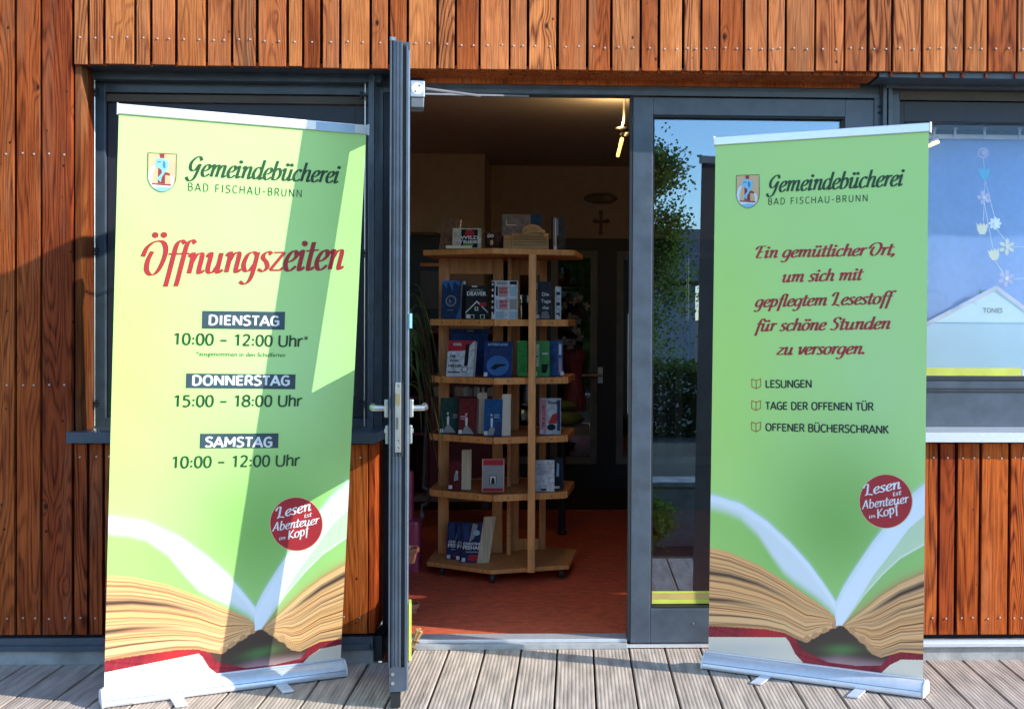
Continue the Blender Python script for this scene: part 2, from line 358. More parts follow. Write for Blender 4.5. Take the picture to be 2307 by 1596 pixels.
for x, s in ((ax(196, YF-.05), 1), (ax(838, YF-.05), -1)):
    gr = B().box(x-.012, x+.012, YF-.085, YF-.06, zb+.01, zt+.06); link('guide_rail', gr, M_grey, win, bevel=.002)
    link('guide_wire', B().tube([(x+s*.03, YF-.05, zb+.02), (x+s*.03, YF-.05, zt)], .0028, 6), M_steel, win)
    for v in (214, 568, 906):
        z = az(v, YF, 300); br = B().box(min(x, x+s*.055), max(x, x+s*.055), YF-.066, YF-.058, z-.004, z+.004)
        for dz in (-.011, .011): br.lathe((x+s*.045, YF-.062, z+dz), [(.0055, -.008), (.0055, .008)], 8, axis=(0, 1, 0))
        link('wire_bracket', br, M_groove, win)
# sill
sb = B().box(ax(152, YC-.03), ax(858, YC)-.01, YC-.045, YF-.002, z_sill+.012, z_sill+.024)
sb.box(ax(152, YC-.03), ax(858, YC)-.01, YC-.047, YC-.044, z_sill-.018, z_sill+.024)
link('window_sill', sb, M_grey, bld, bevel=.001)
link('sill_end', B().obox((ax(858, YC)-.012, YC-.047, z_sill-.012), (.05, .09, .02), (.006, 0, 0), (0, 0, .036)), M_grey, bld)

# --- right window
w2 = link('window', B(), M_grey2, bld); WM[w2.name] = Vector()
xa2 = ax(2004, YF); xb2 = XR-.6; zt2 = az(206, YF, 2150); zb2 = az(965, YF, 2200)
fr = B(); frame(fr, xa2, xb2, zb2, zt2, .035, YF, YF+.07, top=.035, bot=.20); link('outer_frame', fr, M_grey, w2, bevel=.002)
link('frame_groove', B().box(xa2+.05, xb2-.05, YF-.002, YF, az(884, YF, 2200), az(880, YF, 2200)), M_groove, w2)
link('frame_groove', B().box(xa2+.05, xb2-.05, YF-.002, YF, az(877, YF, 2200), az(874, YF, 2200)), M_groove, w2)
link('cover_strip', B().box(xa2+.035, xb2-.04, YF-.002, YF+.01, zt2-.038, zt2-.004), mat('brown_strip', (1, 1, 1)), w2)
fr = B(); frame(fr, xa2+.036, xb2-.036, zb2+.202, zt2-.042, .02, YF+.012, YF+.07, top=.085, bot=.02); link('sash', fr, M_grey2, w2, bevel=.002)
link('pane', B().box(xa2+.057, xb2-.057, YG, YG+.006, zb2+.223, zt2-.128), M_glassC, w2)
for u in (1984, 1996): link('guide_rail', B().box(ax(u, YF-.03), ax(u, YF-.03)+.016, YF-.04, YF-.003, zb2+.0, zt2+.08), M_grey, w2, bevel=.002)
link('blind_box', B().box(ax(1984, YF), xb2, YF-.05, YF-.004, zt2+.003, z_clad+.01), M_grey, w2, bevel=.002)
sb = B().box(x_dr+.0, XR, YC-.05, YF-.002, az(978, YC, 2200), az(978, YC, 2200)+.012); sb.box(x_dr+.0, XR, YC-.052, YC-.049, az(993, YC, 2200), az(978, YC, 2200)+.012)
link('window_sill', sb, M_alu, bld, bevel=.001)
link('yellow_tape', B().box(xa2+.06, xa2+.06+.52, YG-.003, YG-.001, az(846, YG, 2150), az(828, YG, 2150)), M_yel, w2)
link('white_tape', B().box(xa2+.585, xb2-.06, YG-.003, YG-.001, az(846, YG, 2150), az(832, YG, 2150)), M_white, w2)
link('wall_core', B().box(xb2, XR+.01, YF-.01, YF+.25, .0, 2.6), M_cream, bld)
link('wall_core', B().box(XL, ax(190, YF)-.02, YF+.05, YF+.25, .0, 2.6), M_cream, bld)
link('wall_core', B().box(ax(190, YF)-.02, xb-.05, YF+.075, YF+.2, .0, zb+.0), M_cream, bld)
link('wall_core', B().box(xa2+.02, XR, YF+.075, YF+.2, .0, zb2+.15), M_cream, bld)

# --- door unit : header, fixed panel, open leaf
zh = az(213, YF)       # underside of header
link('door_header', B().box(x_dl, x_dr, YF-.004, YF+.08, zh, z_clad+.015), M_grey, bld, bevel=.002)
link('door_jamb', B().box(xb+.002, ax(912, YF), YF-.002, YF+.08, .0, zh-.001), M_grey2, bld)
link('door_closer_track', B().box(ax(930, YF), ax(1760/2.097*.695+834, YF), YF-.012, YF-.005, zh+.002, zh+.016), M_grey, bld)
link('threshold_base', B().box(ax(905, YF), ax(1416, YF), YF-.03, YF+.13, .0, .0215), mat('threshold_grey', (.40, .40, .39), .6, 0, .3, 200, .15), bld, bevel=.002)
th = B(); th.box(ax(905, YF), ax(1416, YF), YF+.0, YF+.10, .0221, .036)
link('threshold', th, M_alu, bld, bevel=.002)
panel = link('door_panel', B(), M_grey, bld); WM[panel.name] = Vector()
xp0, xp1 = ax(1416, YF), ax(1964, YF); xg0, xg1 = ax(1468, YF), ax(1899, YF); zg1, zg0 = az(261, YF, 1600), az(1369, YF, 1550); zp0 = az(1446, YF, 1500)
f = B().box(xp0+.012, xg0, YF-.006, YF+.06, zp0, zh-.006); f.box(xg1, xp1, YF-.006, YF+.06, zp0, zh-.006)
link('stile', f, M_grey, panel, bevel=.003)
link('rail', B().box(xg0, xg1, YF-.006, YF+.06, zg1, zh-.006), M_grey, panel, bevel=.003)
link('rail', B().box(xg0, xg1, YF-.006, YF+.06, zp0, zg0), M_grey, panel, bevel=.003)
f = B(); frame(f, xg0, xg1, zg0, zg1, .007, YF+.004, YF+.05); link('glazing_seal', f, M_groove, panel)
link('pane', B().box(xg0+.007, xg1-.007, YG-.01, YG-.004, zg0+.007, zg1-.007), glass_mat('panel_glass', .15, (.75, .78, .78), (.60, .80, 1)), panel)
zt_ = az(1329, YG, 1530); 
for za, zc in ((az(1334, YG, 1530), zt_), (az(1357, YG, 1530), az(1347, YG, 1530))): link('yellow_tape', B().box(xg0+.008, xg1-.008, YG-.013, YG-.011, za, zc), M_yel, panel)
link('orange_tape', B().box(xg0+.008, xg1-.008, YG-.0125, YG-.011, az(1347, YG, 1530)+.001, az(1334, YG, 1530)-.001), mat('ochre_tape', (.62, .42, .14), .5), panel)
link('edge_seal', B().box(xp0+.0, xp0+.011, YF-.012, YF+.05, .03, zh-.004), M_groove, panel)
link('strike_plate', B().box(xp0-.003, xp0-.0005, YF-.002, YF+.03, az(930, YF), az(705, YF)), M_steel, panel)
link('weather_bar', B().box(xp0+.0, xp1, YF-.024, YF-.0065, .004, zp0-.003), M_alu, panel, bevel=.001)
link('screw_heads', B().lathe((ax(1565, YF), YF-.0065, az(1402, YF, 1560)), [(.004, -.002), (.004, .002)], 8, axis=(0, 1, 0)), M_steel, panel)
# vertical cover between door unit and right window
link('mullion', B().box(xp1+.002, ax(1982, YF), YF-.004, YF+.07, .0, zh+.0), M_grey, bld)
br = B(); 
for dz in (0, -.026): br.lathe((ax(1977, YF), YF-.006, az(240, YF, 1980)+dz), [(.006, -.012), (.006, .006)], 8, axis=(0, 1, 0))
link('wire_bracket', br, M_groove, w2)

# the open leaf: hinge at the left jamb, swung out towards the camera
hinge = Vector((ax(868, YF)+.05, YF-.02, 0)); hinge.x = -.735
edge = Vector((-.6195, 4.545, 0)); Ld = (edge-hinge).length; dd = (edge-hinge).normalized(); nn = Vector((dd.y*-1, dd.x, 0))   # nn -> +x side
if nn.x < 0: nn = -nn
ZB, ZT = .062, az(92, 4.545, 890)
door = link('door', B(), M_grey, bld); WM[door.name] = Vector()
T = .070
def leaf(s0, s1, t0, t1, z0, z1):   # s along leaf from hinge, t across (0 = left face), z up
    return B().obox(hinge+dd*s0+nn*(t0-T/2)+Vector((0, 0, z0)), dd*(s1-s0), nn*(t1-t0), (0, 0, z1-z0))
ST = .115
link('stile', leaf(0, ST, .004, T-.004, ZB, ZT), M_grey, door, bevel=.002)
# free stile with stepped edge profile
fs = leaf(Ld-ST, Ld-.016, .0, T, ZB, ZT); s2 = leaf(Ld-.016, Ld, .010, T*.62, ZB+.0, ZT-.0); fs.raw(s2.v, s2.f); s2 = leaf(Ld-.016, Ld-.004, T*.80, T*.88, ZB, ZT-.015); fs.raw(s2.v, s2.f)
s2 = leaf(Ld-.016, Ld-.002, .0, .006, ZB, ZT+.012); fs.raw(s2.v, s2.f)
link('stile', fs, M_grey, door, bevel=.0015)
for t in (T*.22, T*.34, T*.52): link('edge_rib', leaf(Ld, Ld+.0025, t, t+.0025, ZB+.09, ZT-.004), M_grey, door)
link('gasket', leaf(Ld-.0155, Ld-.010, T*.66, T*.78, ZB, ZT-.01), M_groove, door)
link('gasket', leaf(Ld-.0155, Ld-.008, T*.91, T*.985, ZB, ZT-.03), mat('light_edge', (.30, .36, .42), .35, .5), door)
link('rail', leaf(ST, Ld-ST, .004, T-.004, ZT-.055, ZT), M_grey, door)
link('rail', leaf(ST, Ld-ST, .004, T-.004, ZB, ZB+.16), M_grey, door)
link('pane', leaf(ST-.002, Ld-ST+.002, T*.5-.003, T*.5+.003, ZB+.158, ZT-.053), glass_mat('leaf_glass', .03, (.90, .95, .92)), door)
# paper poster on the leaf glass (shades the middle of the left banner)
link('paper_notice', leaf(ST+.004, Ld-ST-.004, T*.5-.0055, T*.5-.004, .862, 1.265), mat('paper', (.75, .75, .72), .8), door)
link('yellow_tape', leaf(ST+.004, Ld-ST-.004, T*.5+.004, T*.5+.006, .215, .27), M_yel, door)
zk0, zk1 = az(1018, 4.545, 890), az(861, 4.545, 890)
lk = leaf(Ld+.0005, Ld+.0045, T*.30, T*.60, zk0, zk1); lock = link('lock_plate', lk, M_steel, door, bevel=.001)
for k in (.06, .16, .95):
    z = zk0+(zk1-zk0)*k; c = hinge+dd*(Ld+.0045)+nn*(T*.45-T/2)+Vector((0, 0, z)); link('screw', B().lathe(c, [(.0055, -.001), (.005, .0015), (.002, .0004)], 10, axis=dd), mat('screw_dark', (.28, .27, .25), .35, .8), lock)
z = zk0+(zk1-zk0)*.38; link('dead_bolt', leaf(Ld+.0045, Ld+.006, T*.36, T*.39, z-.012, z+.03), M_groove, lock); link('dead_bolt', leaf(Ld+.0045, Ld+.006, T*.43, T*.46, z-.012, z+.03), M_groove, lock)
z = zk0+(zk1-zk0)*.76; link('latch_bolt', leaf(Ld+.004, Ld+.011, T*.34, T*.54, z-.02, z+.02), mat('brass', (.42, .33, .16), .4, .8), lock)
link('edge_rebate', leaf(Ld-.0005, Ld+.0003, T*.18, T*.72, zk0-.015, zk1+.0), M_groove, door)
zl = az(921, 4.545, 890)
for sgn in (-1, 1):
    f0 = nn*(sgn*T/2); c = hinge+dd*(Ld-.055)+f0+Vector((0, 0, zl))
    h = link('handle', B().obox(c-dd*.020-Vector((0, 0, .032)), dd*.045, nn*(sgn*.016), (0, 0, .064)), M_steel, door, bevel=.004)
    p0 = c+dd*.002; p1 = p0+nn*(sgn*.058)
    hb = B().tube([p0+nn*(sgn*.015), p0+nn*(sgn*.052), p1-dd*.012, p1-dd*.13], .0105, 12); link('lever', hb, M_steel, h, smooth=True)
    c2 = c+Vector((0, 0, -.088)); link('key_rose', B().obox(c2-dd*.016-Vector((0, 0, .038)), dd*.034, nn*(sgn*.012), (0, 0, .066)), M_steel, door, bevel=.003)
    link('cylinder_end', B().lathe(c2+nn*(sgn*.012)+Vector((0, 0, .008)), [(.009, 0), (.009, .004)], 12, axis=nn*sgn), M_steel, h)
link('end_plate', leaf(Ld+.0002, Ld+.003, .003, T*.82, ZB+.0, ZB+.085), M_grey, door)
for z in (ZB+.030, ZB+.062): link('screw', B().lathe(hinge+dd*(Ld+.003)+nn*(T*.22-T/2)+Vector((0, 0, z)), [(.0068, -.001), (.006, .002)], 10, axis=dd), M_steel, door)
link('bottom_seal', leaf(Ld-.06, Ld-.004, .008, T*.62, .004, ZB-.0), M_groove, door)
link('bottom_seal', leaf(.02, Ld-.07, T*.4, T*.6, .012, ZB-.0), M_groove, door)
link('corner_cap', B().obox(hinge+dd*(Ld-.03)+nn*(-T/2)+Vector((0, 0, ZT+.0005)), dd*.028, nn*.02, (0, 0, .012)), mat('light_edge', (1, 1, 1)), door)
# door closer with folding arm
zc = az(207, 4.66, 935); cc = hinge+dd*(Ld-.155)+nn*(T/2)
cl = link('door_closer', B().obox(cc+Vector((0, 0, zc-.030)), dd*.115, nn*.052, (0, 0, .058)), mat('closer_silver', (.42, .46, .52), .4, .3), door, bevel=.004)
e0 = cc+dd*.1155+nn*.026+Vector((0, 0, zc))
link('end_disc', B().lathe(cc+dd*.1152+nn*.026+Vector((0, 0, zc)), [(.021, 0), (.021, .0012), (.019, .0012)], 24, axis=dd), M_white, cl)
for s_ in (-1, 1): link('screw', B().lathe(e0+nn*(.007*s_)+Vector((0, 0, .010*s_)), [(.0028, 0), (.0028, .0025)], 8, axis=dd), M_groove, cl)
link('closer_body', B().obox(cc+dd*.01+nn*.003+Vector((0, 0, zc-.066)), dd*.10, nn*.046, (0, 0, .0355)), mat('closer_grey', (.16, .17, .18), .5, .3), cl, bevel=.003)
k0 = cc+dd*.06+nn*.055+Vector((0, 0, zc+.01)); k1 = at(1080, 216, 5.08); k2 = Vector((ax(1190, 5.34, 217), 5.34, az(217, 5.34)))
link('closer_arm', B().tube([k0, k1], .0055, 8), mat('arm_grey', (.20, .20, .22), .5, .3), cl)
link('closer_arm', B().tube([at(955, 212, 5.0), at(1190, 217, 5.30)], .0045, 8), mat('arm_grey', (1, 1, 1)), cl)
# adhesive strip on the inner face near the floor
link('yellow_strip', B().obox(hinge+dd*(Ld-.075)+nn*(T/2+.0005)+Vector((0, 0, az(1480, 4.6, 915))), dd*.070, nn*.010, (0, 0, az(1352, 4.6, 915)-az(1480, 4.6, 915))), M_yel, door, bevel=.001)
link('blue_glint', B().obox(hinge+dd*(Ld-.012)+nn*(T/2+.0005)+Vector((0, 0, az(739, 4.55, 918))), dd*.01, nn*.009, (0, 0, .052)), mat('pale_blue_glint', (.3, .62, .85), .4), door)  # pale blue sliver coloured to stand in for a glint on the door edge

# ------------------------------------------------------------------ room inside
RX0, RX1 = -3.1, 3.3
struct('floor', B().box(RX0, RX1, YF+.101, YB, -.10, .018), M_floor)
struct('ceiling', B().box(RX0, RX1, YF+.0601, YB+3, ZCEIL, ZCEIL+.25), mat('ceiling_paint', (.48, .42, .36), .9, 0, .2, 100, .05))
struct('wall_left', B().box(RX0-.2, RX0, YF+.06, YB+3, -.1, 3), M_cream)
struct('wall_right', B().box(RX1, RX1+.2, YF+.06, YB+3, -.1, 3), M_cream)
struct('wall_back', B().box(RX0, RX1, YB, YB+.15, az(536, YB), ZCEIL-.001), M_cream)
struct('wall_side', B().box(RX0, ax(1090, 9.5), 9.5, YB-.001, .018, ZCEIL-.001), M_cream)
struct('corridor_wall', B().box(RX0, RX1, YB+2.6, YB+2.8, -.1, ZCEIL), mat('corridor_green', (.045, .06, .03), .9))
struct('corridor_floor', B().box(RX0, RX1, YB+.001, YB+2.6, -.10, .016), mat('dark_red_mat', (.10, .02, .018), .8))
link('door_mat', B().box(-1.6, 2.2, YB-1.05, YB-.04, .0185, .026), mat('dark_carpet', (.05, .012, .012), .95, 0, .6, 300), None)
tag(bpy.data.objects['door_mat'], 'dark red entrance mat in front of the rear glass doors', 'mat')
# rear glazed partition
zpt = az(537, YB)
part = thing('glazed_partition', 'dark framed glass doors at the back of the room', 'partition', (0, YB, 0))
f = B().box(ax(1085, YB), RX1, YB+.0, YB+.08, zpt-.09, zpt-.001)
us = [1085, 1100, 1210, 1225, 1340, 1392, 1500, 1520, 1640, 1780, 1900, 2000]
for u0, u1 in ((1088, 1112), (1218, 1240), (1346, 1388), (1500, 1522), (1640, 1662), (1790, 1812), (1930, 1950), (2060, 2080), (2180, 2220)):
    f.box(ax(u0, YB), ax(u1, YB), YB+.001, YB+.079, .02, zpt-.091)
f.box(ax(1112, YB), RX1, YB+.005, YB+.075, .02, az(1045, YB))
link('frame', f, M_grey2, part)
f = B()
for u0, u1 in ((1112, 1218), (1240, 1346), (1388, 1500), (1522, 1640), (1662, 1790), (1812, 1930)):
    x0, x1 = ax(u0, YB), ax(u1, YB)
    link('pane', B().box(x0+.001, x1-.001, YB+.035, YB+.041, az(1045, YB)+.001, zpt-.092), M_glassA, part)
    link('glazing_bead', (lambda q: (frame(q, x0+.002, x1-.002, az(1045, YB)+.002, zpt-.093, .055, YB+.01, YB+.034), q)[1])(B()), mat('mid_grey_frame', (.20, .22, .21), .5), part)
link('push_bar', B().tube([at(1268, 846, YB-.07), at(1356, 845, YB-.07)], .012, 8), M_steel, part)
link('door_plate', B().box(ax(1347, YB), ax(1358, YB), YB-.012, YB-.001, az(862, YB), az(826, YB)), M_steel, part)
# cross
cr = B(); c0 = at(1353, 500, YB-.02); 
cr.box(c0.x-.012, c0.x+.012, YB-.022, YB-.001, az(524, YB), az(478, YB)); cr.box(ax(1339, YB), ax(1367, YB), YB-.021, YB-.0005, az(498, YB)-.011, az(498, YB)+.013)
for (x, z, r) in ((c0.x, az(478, YB), .018), (c0.x, az(524, YB), .018), (ax(1339, YB), az(497, YB), .018), (ax(1367, YB), az(497, YB), .018)): cr.lathe((x, YB-.024, z), [(r, 0), (r, .022)], 10, axis=(0, 1, 0))
tag(link('wall_cross', cr, mat('dark_walnut', (.09, .03, .015), .5), None), 'small dark wooden cross hung on the cream back wall', 'cross')
wl = thing('wall_lamp', 'dim oval wall lamp shade above the wooden cross', 'lamp', at(1352, 447, YB))
c0 = at(1352, 447, YB-.03); link('shade', B().ball(c0, .1, (1.35, .28, .42)), mat('dull_bronze', (.20, .15, .11), .8), wl, smooth=True)
link('glass_dome', B().ball(c0+Vector((.055, -.012, 0)), .055, (1.2, .45, .8)), mat('dull_glass', (.22, .17, .11), .3), wl, smooth=True)
# spot lamp, lit
LY = 7.0
lp = thing('spot_lamp', 'lit warm tube spotlight hanging under the ceiling beside the door panel', 'lamp', (ax(1404, LY, 250), LY, ZCEIL))
link('stem', B().tube([(ax(1406, LY, 250), LY, ZCEIL-.001), at(1406, 268, LY), at(1402, 285, LY)], .008, 8), M_steel, lp)
link('bracket', B().ball(at(1400, 291, LY), .022, (1.6, 1, .7)).tube([at(1402, 288, LY), at(1398, 306, LY)], .008, 6), mat('lamp_black', (.015, .013, .012), .5), lp, smooth=True)
link('clip', B().ball(at(1411, 303, LY), .014, (1.2, 1, 1)), M_steel, lp)
link('glowing_tube', B().tube([at(1401, 312, LY), at(1397, 328, LY-.02)], .010, 10).tube([at(1397.5, 326, LY-.015), at(1391, 352, LY-.05)], .009, 10), mat('lamp_glow', (1, .56, .13), emit=.9), lp)
pl = bpy.data.lights.new('spot_lamp_light', 'POINT'); pl.energy = 2.2; pl.color = (1, .66, .28); pl.shadow_soft_size = .03
po = bpy.data.objects.new('spot_lamp_light', pl); COL.objects.link(po); po.location = at(1398, 300, LY)+Vector((-.02, -.03, .06)); po.parent = lp; po.matrix_parent_inverse = Matrix.Translation(-WM[lp.name])

# ------------------------------------------------------------------ display shelf on castors
C0 = Vector((-.40, 6.95, 0))
hexa = [(-.78, 6.80), (-.424, 6.565), (-.03, 6.70), (.01, 7.15), (-.36, 7.38), (-.77, 7.2)]
def poly(sc, z, dz, pts=hexa):
    return B().prism([(C0.x+(x-C0.x)*sc, C0.y+(y-C0.y)*sc, z) for x, y in pts], (0, 0, dz))
shelf = thing('book_display_stand', 'beech display stand with hexagonal shelves on castors inside the open doorway', 'bookshelf', (C0.x, C0.y, .018))
ZS = {}
link('base_board', poly(1.0, .072, .022), M_beech, shelf, bevel=.002); ZS[5] = .094
YS = 6.62
def shelf_z(v): return az(v, YS, 1110)
for k, (vt, vb_) in {0: (562, 577), 1: (719, 731), 2: (850, 865), 3: (980, 996), 4: (1107, 1132)}.items():
    zt3, zb3 = shelf_z(vt if k else 560), shelf_z(vb_)
    if k == 0: zt3 = az(560, 6.60, 1113); zb3 = zt3-.028; sc = 1.06
    elif k == 4: zt3 = shelf_z(1108)-.0; zb3 = zt3-.034; sc = .93
    else: zb3 = zt3-.034; sc = .93
    if k in (1, 2, 3, 4):
        zf_ = {1: 719, 2: 850, 3: 983, 4: 1112}[k]; zt3 = shelf_z(zf_); zb3 = zt3-.034
    ZS[k] = zt3
    if k == 0: link('top_board', poly(sc, zb3, zt3-zb3), M_beech, shelf, bevel=.002)
    else:
        link('shelf_board', poly(sc, zb3+.006, zt3-zb3-.014), M_beech, shelf)
        P_ = [Vector((C0.x+(x-C0.x)*sc, C0.y+(y-C0.y)*sc, zb3)) for x, y in hexa]
        for i in range(6):
            a, b = P_[i], P_[(i+1) % 6]; d_ = (b-a).normalized(); nrm = Vector((d_.y, -d_.x, 0))
            l_ = link('shelf_lip', B().obox(a+d_*.002+nrm*.001, (b-a)-d_*.004, nrm*.014, (0, 0, zt3-zb3)), M_beech, shelf, bevel=.0015)
            if i in (0, 1):
                for q in (.2, .5, .8): link('screw', B().lathe(a+(b-a)*q+nrm*.0155+Vector((0, 0, .016)), [(.004, 0), (.004, .001)], 6, axis=nrm), M_groove, l_)
ztop = ZS[0]-.03
def post(u0, u1, Y, z0=.095, z1=None, d=.022, m=M_beech, name='post'):
    return link(name, B().box(ax(u0, Y), ax(u1, Y), Y, Y+d, z0, z1 or ztop), m, shelf, bevel=.0015)
# front fin: narrow upright on the right front edge and panel behind it
xf = ax(1191, 6.585); 
fp = link('fin_post', B().box(ax(1190, 6.575), ax(1207, 6.575), 6.575, 6.61, .078, ztop+.001), M_beech, shelf, bevel=.002)
fr = B(); cx_ = ax(1190, 6.6)+.006
for za, zc in ((.1, .17), (ztop-.10, ztop-.001)): fr.box(cx_+.001, cx_+.017, 6.612, 6.94, za, zc)
fr.box(cx_+.001, cx_+.017, 6.88, 6.94, .171, ztop-.101); fr.box(cx_-.001, cx_+.018, 6.615, 6.65, .171, ztop-.101)
link('fin_frame', fr, M_beech, shelf)
strip = post(1143, 1152, 6.98, d=.02, name='peg_strip')
for v in range(620, 1240, 7): pass
holes = B()
for i in range(36):
    z = .2+i*(ztop-.25)/36
    for dx in (.006, .018): holes.lathe((ax(1143, 6.98)+dx, 6.979, z), [(.0025, 0), (.0025, .001)], 6, axis=(0, 1, 0))
holes_o = link('peg_holes', holes, M_groove, strip)
post(988, 1012, 7.02); post(1110, 1133, 7.05); post(1216, 1231, 7.15); post(1152, 1170, 7.10, d=.06)
for za, zc in ((ztop-.085, ztop-.002), (.097, .16)):
    link('cross_rail', B().box(ax(1012, 7.02)+.001, ax(1110, 7.05)-.001, 7.022, 7.042, za, zc), M_beech, shelf)
    link('cross_rail', B().box(ax(1170, 7.1)+.001, ax(1216, 7.15)-.001, 7.12, 7.14, za, zc), M_beech, shelf)
for (x, y) in [(-.70, 6.83), (-.42, 6.62), (-.07, 6.75), (-.03, 7.1), (-.36, 7.3), (-.72, 7.15)]:
    cs = link('castor', B().lathe((x-.012, y, .046), [(.004, -.003), (.026, -.002), (.028, 0), (.028, .020), (.026, .022)], 14, axis=(1, 0, 0)).box(x-.016, x+.012, y-.015, y+.02, .052, .0715), mat('castor_rubber', (.03, .03, .032), .5), shelf, smooth=True)

# books -----------------------------------------------------------------
def text_mesh(body, size, name, m, parent, o, X, Y, bold=0, align='LEFT', sx=1, space=1):
    cu = bpy.data.curves.new(name, 'FONT'); cu.body = body; cu.size = size; cu.offset = bold; cu.align_x = align; cu.resolution_u = 3; cu.space_character = space
    t = bpy.data.objects.new('tmp', cu); COL.objects.link(t)
    dg = bpy.context.evaluated_depsgraph_get(); me = bpy.data.meshes.new_from_object(t.evaluated_get(dg)); bpy.data.objects.remove(t); bpy.data.curves.remove(cu)
    X, Y = Vector(X).normalized(), Vector(Y).normalized(); Z = X.cross(Y)
    R = Matrix((X*sx, Y, Z)).transposed().to_4x4(); R.translation = Vector(o); me.transform(R); me.materials.clear(); me.materials.append(m); me.name = name
    ob = bpy.data.objects.new(name, me); COL.objects.link(ob); setp(ob, parent); WM[ob.name] = Vector(); return ob
CAPR = None
def text_width(body, size, bold=0, space=1):
    cu = bpy.data.curves.new('t', 'FONT'); cu.body = body; cu.size = size; cu.offset = bold; cu.space_character = space; t = bpy.data.objects.new('tmp', cu); COL.objects.link(t)
    bpy.context.view_layer.update(); d = t.dimensions.copy(); bpy.data.objects.remove(t); bpy.data.curves.remove(cu); return d.x, d.y
M_page = mat('book_pages', (.62, .56, .46), .85, 0, .3, 200, .08, stretch=(1, 1, .1))
M_lab = mat('white_label', (.7, .7, .68), .6)
_mat = mat
mat = lambda n_, c_, r_=.6, *a_, **k_: _mat(n_, c_, r_, *a_, **({'spec': .12} | k_))
inks = {'white': mat('ink_white', (.72, .72, .70), .6), 'red': mat('ink_red', (.45, .03, .04), .6), 'black': mat('ink_black', (.015, .015, .018), .6), 'pale': mat('ink_pale_blue', (.35, .5, .62), .6), 'pink': mat('ink_pink', (.6, .32, .36), .6), 'green': mat('ink_green', (.08, .3, .08), .6), 'navy': mat('ink_navy', (.03, .05, .14), .6), 'blue': mat('ink_blue', (.05, .16, .42), .6), 'grey': mat('ink_grey', (.3, .3, .3), .6), 'cream': mat('ink_cream', (.62, .5, .4), .6)}
def book(label, q0, q1, Y, zbot, th, col, cname, yaw=0, lean=.12, deco=(), tag_side='L', right_pages=True, group='books on the display stand', spine=False):
    """q0 = (left, top), q1 = (right, bottom) in the photograph; the front cover faces the camera turned by yaw"""
    xl, xr = ax(q0[0], Y, q0[1]), ax(q1[0], Y, q0[1]); H = max(.05, (az(q0[1], Y, (q0[0]+q1[0])/2)-zbot)/math.cos(lean))
    Wd = (xr-xl)/math.cos(yaw)
    X = Vector((math.cos(yaw), math.sin(yaw), 0)); Nn = Vector((-math.sin(yaw), math.cos(yaw), 0))     # Nn points away from camera
    U = Vector((0, 0, 1))*math.cos(lean)+Nn*math.sin(lean); D = U.cross(X)*-1                           # D: into the book
    if D.y < 0: D = -D
    base = Vector((xl, Y, zbot+.001+th*math.sin(lean)*0))
    t = thing('book', label, 'book', base+X*Wd/2, group)
    mc = mat('cover_'+cname, col, .55, 0, 0, 400, .22, spec=.15)
    link('cover', B().obox(base, X*Wd, U*H, D*.003), mc, t)
    link('cover', B().obox(base+D*(th-.003), X*Wd, U*H, D*.003), mc, t)
    link('spine', B().obox(base+D*.003, X*.003, U*H, D*(th-.006)), mc, t)
    link('pages', B().obox(base+D*.0032+X*.0035+U*.003, X*(Wd-.006), U*(H-.006), D*(th-.0064)), M_page, t)
    k = 0
    for d in deco:
        k += 1; off = D*(-.0004-.0003*k)
        if d[0] == 'rect': _, a, b, c, e, ink = d; link('cover_print', B().obox(base+off+X*Wd*a+U*H*b, X*Wd*(c-a), U*H*(e-b), D*.0002), inks[ink], t)
        elif d[0] == 'poly': _, pts, ink = d; link('cover_print', B().prism([base+off+X*Wd*a+U*H*b for a, b in pts], D*.0002), inks[ink], t)
        elif d[0] == 'disc':
            _, a, b, r, ry, ink = d; link('cover_print', B().prism([base+off+X*(Wd*a+Wd*r*math.cos(q))+U*(H*b+Wd*ry*math.sin(q)) for q in [i*math.pi/8 for i in range(16)]], D*.0002), inks[ink], t)
        elif d[0] == 'text':
            _, s, a, b, hh, ink = d[:6]; fit = d[6] if len(d) > 6 else None
            w, h_ = text_width(s, H*hh); sxx = (Wd*fit/w) if fit else 1
            text_mesh(s, H*hh, 'cover_text', inks[ink], t, base+off+X*Wd*a+U*H*b, X, U, bold=H*hh*.03, sx=sxx)
        elif d[0] == 'vtext':
            _, s, a, b, hh, ink, fit = d; w, h_ = text_width(s, Wd*hh); text_mesh(s, Wd*hh, 'cover_text', inks[ink], t, base+off+X*Wd*a+U*H*b, U, -X, bold=Wd*hh*.03, sx=H*fit/w)
    if tag_side: link('shelf_label', B().obox(base+D*-.003+X*Wd*(.02 if tag_side == 'L' else .8)+U*.004, X*.018, U*.02, D*.0015), M_lab, t)
    return t
mat = _mat
def dancer(skirt, body='white'):   # abstract pale figure in a wide skirt
    return [('poly', [(.18, .02), (.32, .2), (.42, .24), (.5, .24), (.66, .16), (.86, .02)], 'grey'), ('poly', [(.38, .24), (.36, .45), (.44, .5), (.5, .44), (.48, .24)], body), ('disc', .41, .56, .06, .07, 'cream')]
Z1, Z2, Z3, Z4, Z5, Z0 = ZS[1], ZS[2], ZS[3], ZS[4], ZS[5], ZS[0]
SH = lambda a, b, c, d: (a4(a, b), a4(c, d))
def bk4(label, x0, y0, x1, Y, z, *a, **k): return book(label, a4(x0, y0), a4(x1, y0), Y, z, *a, **k)
def bk5(label, x0, y0, x1, Y, z, *a, **k): return book(label, a5(x0, y0), a5(x1, y0), Y, z, *a, **k)
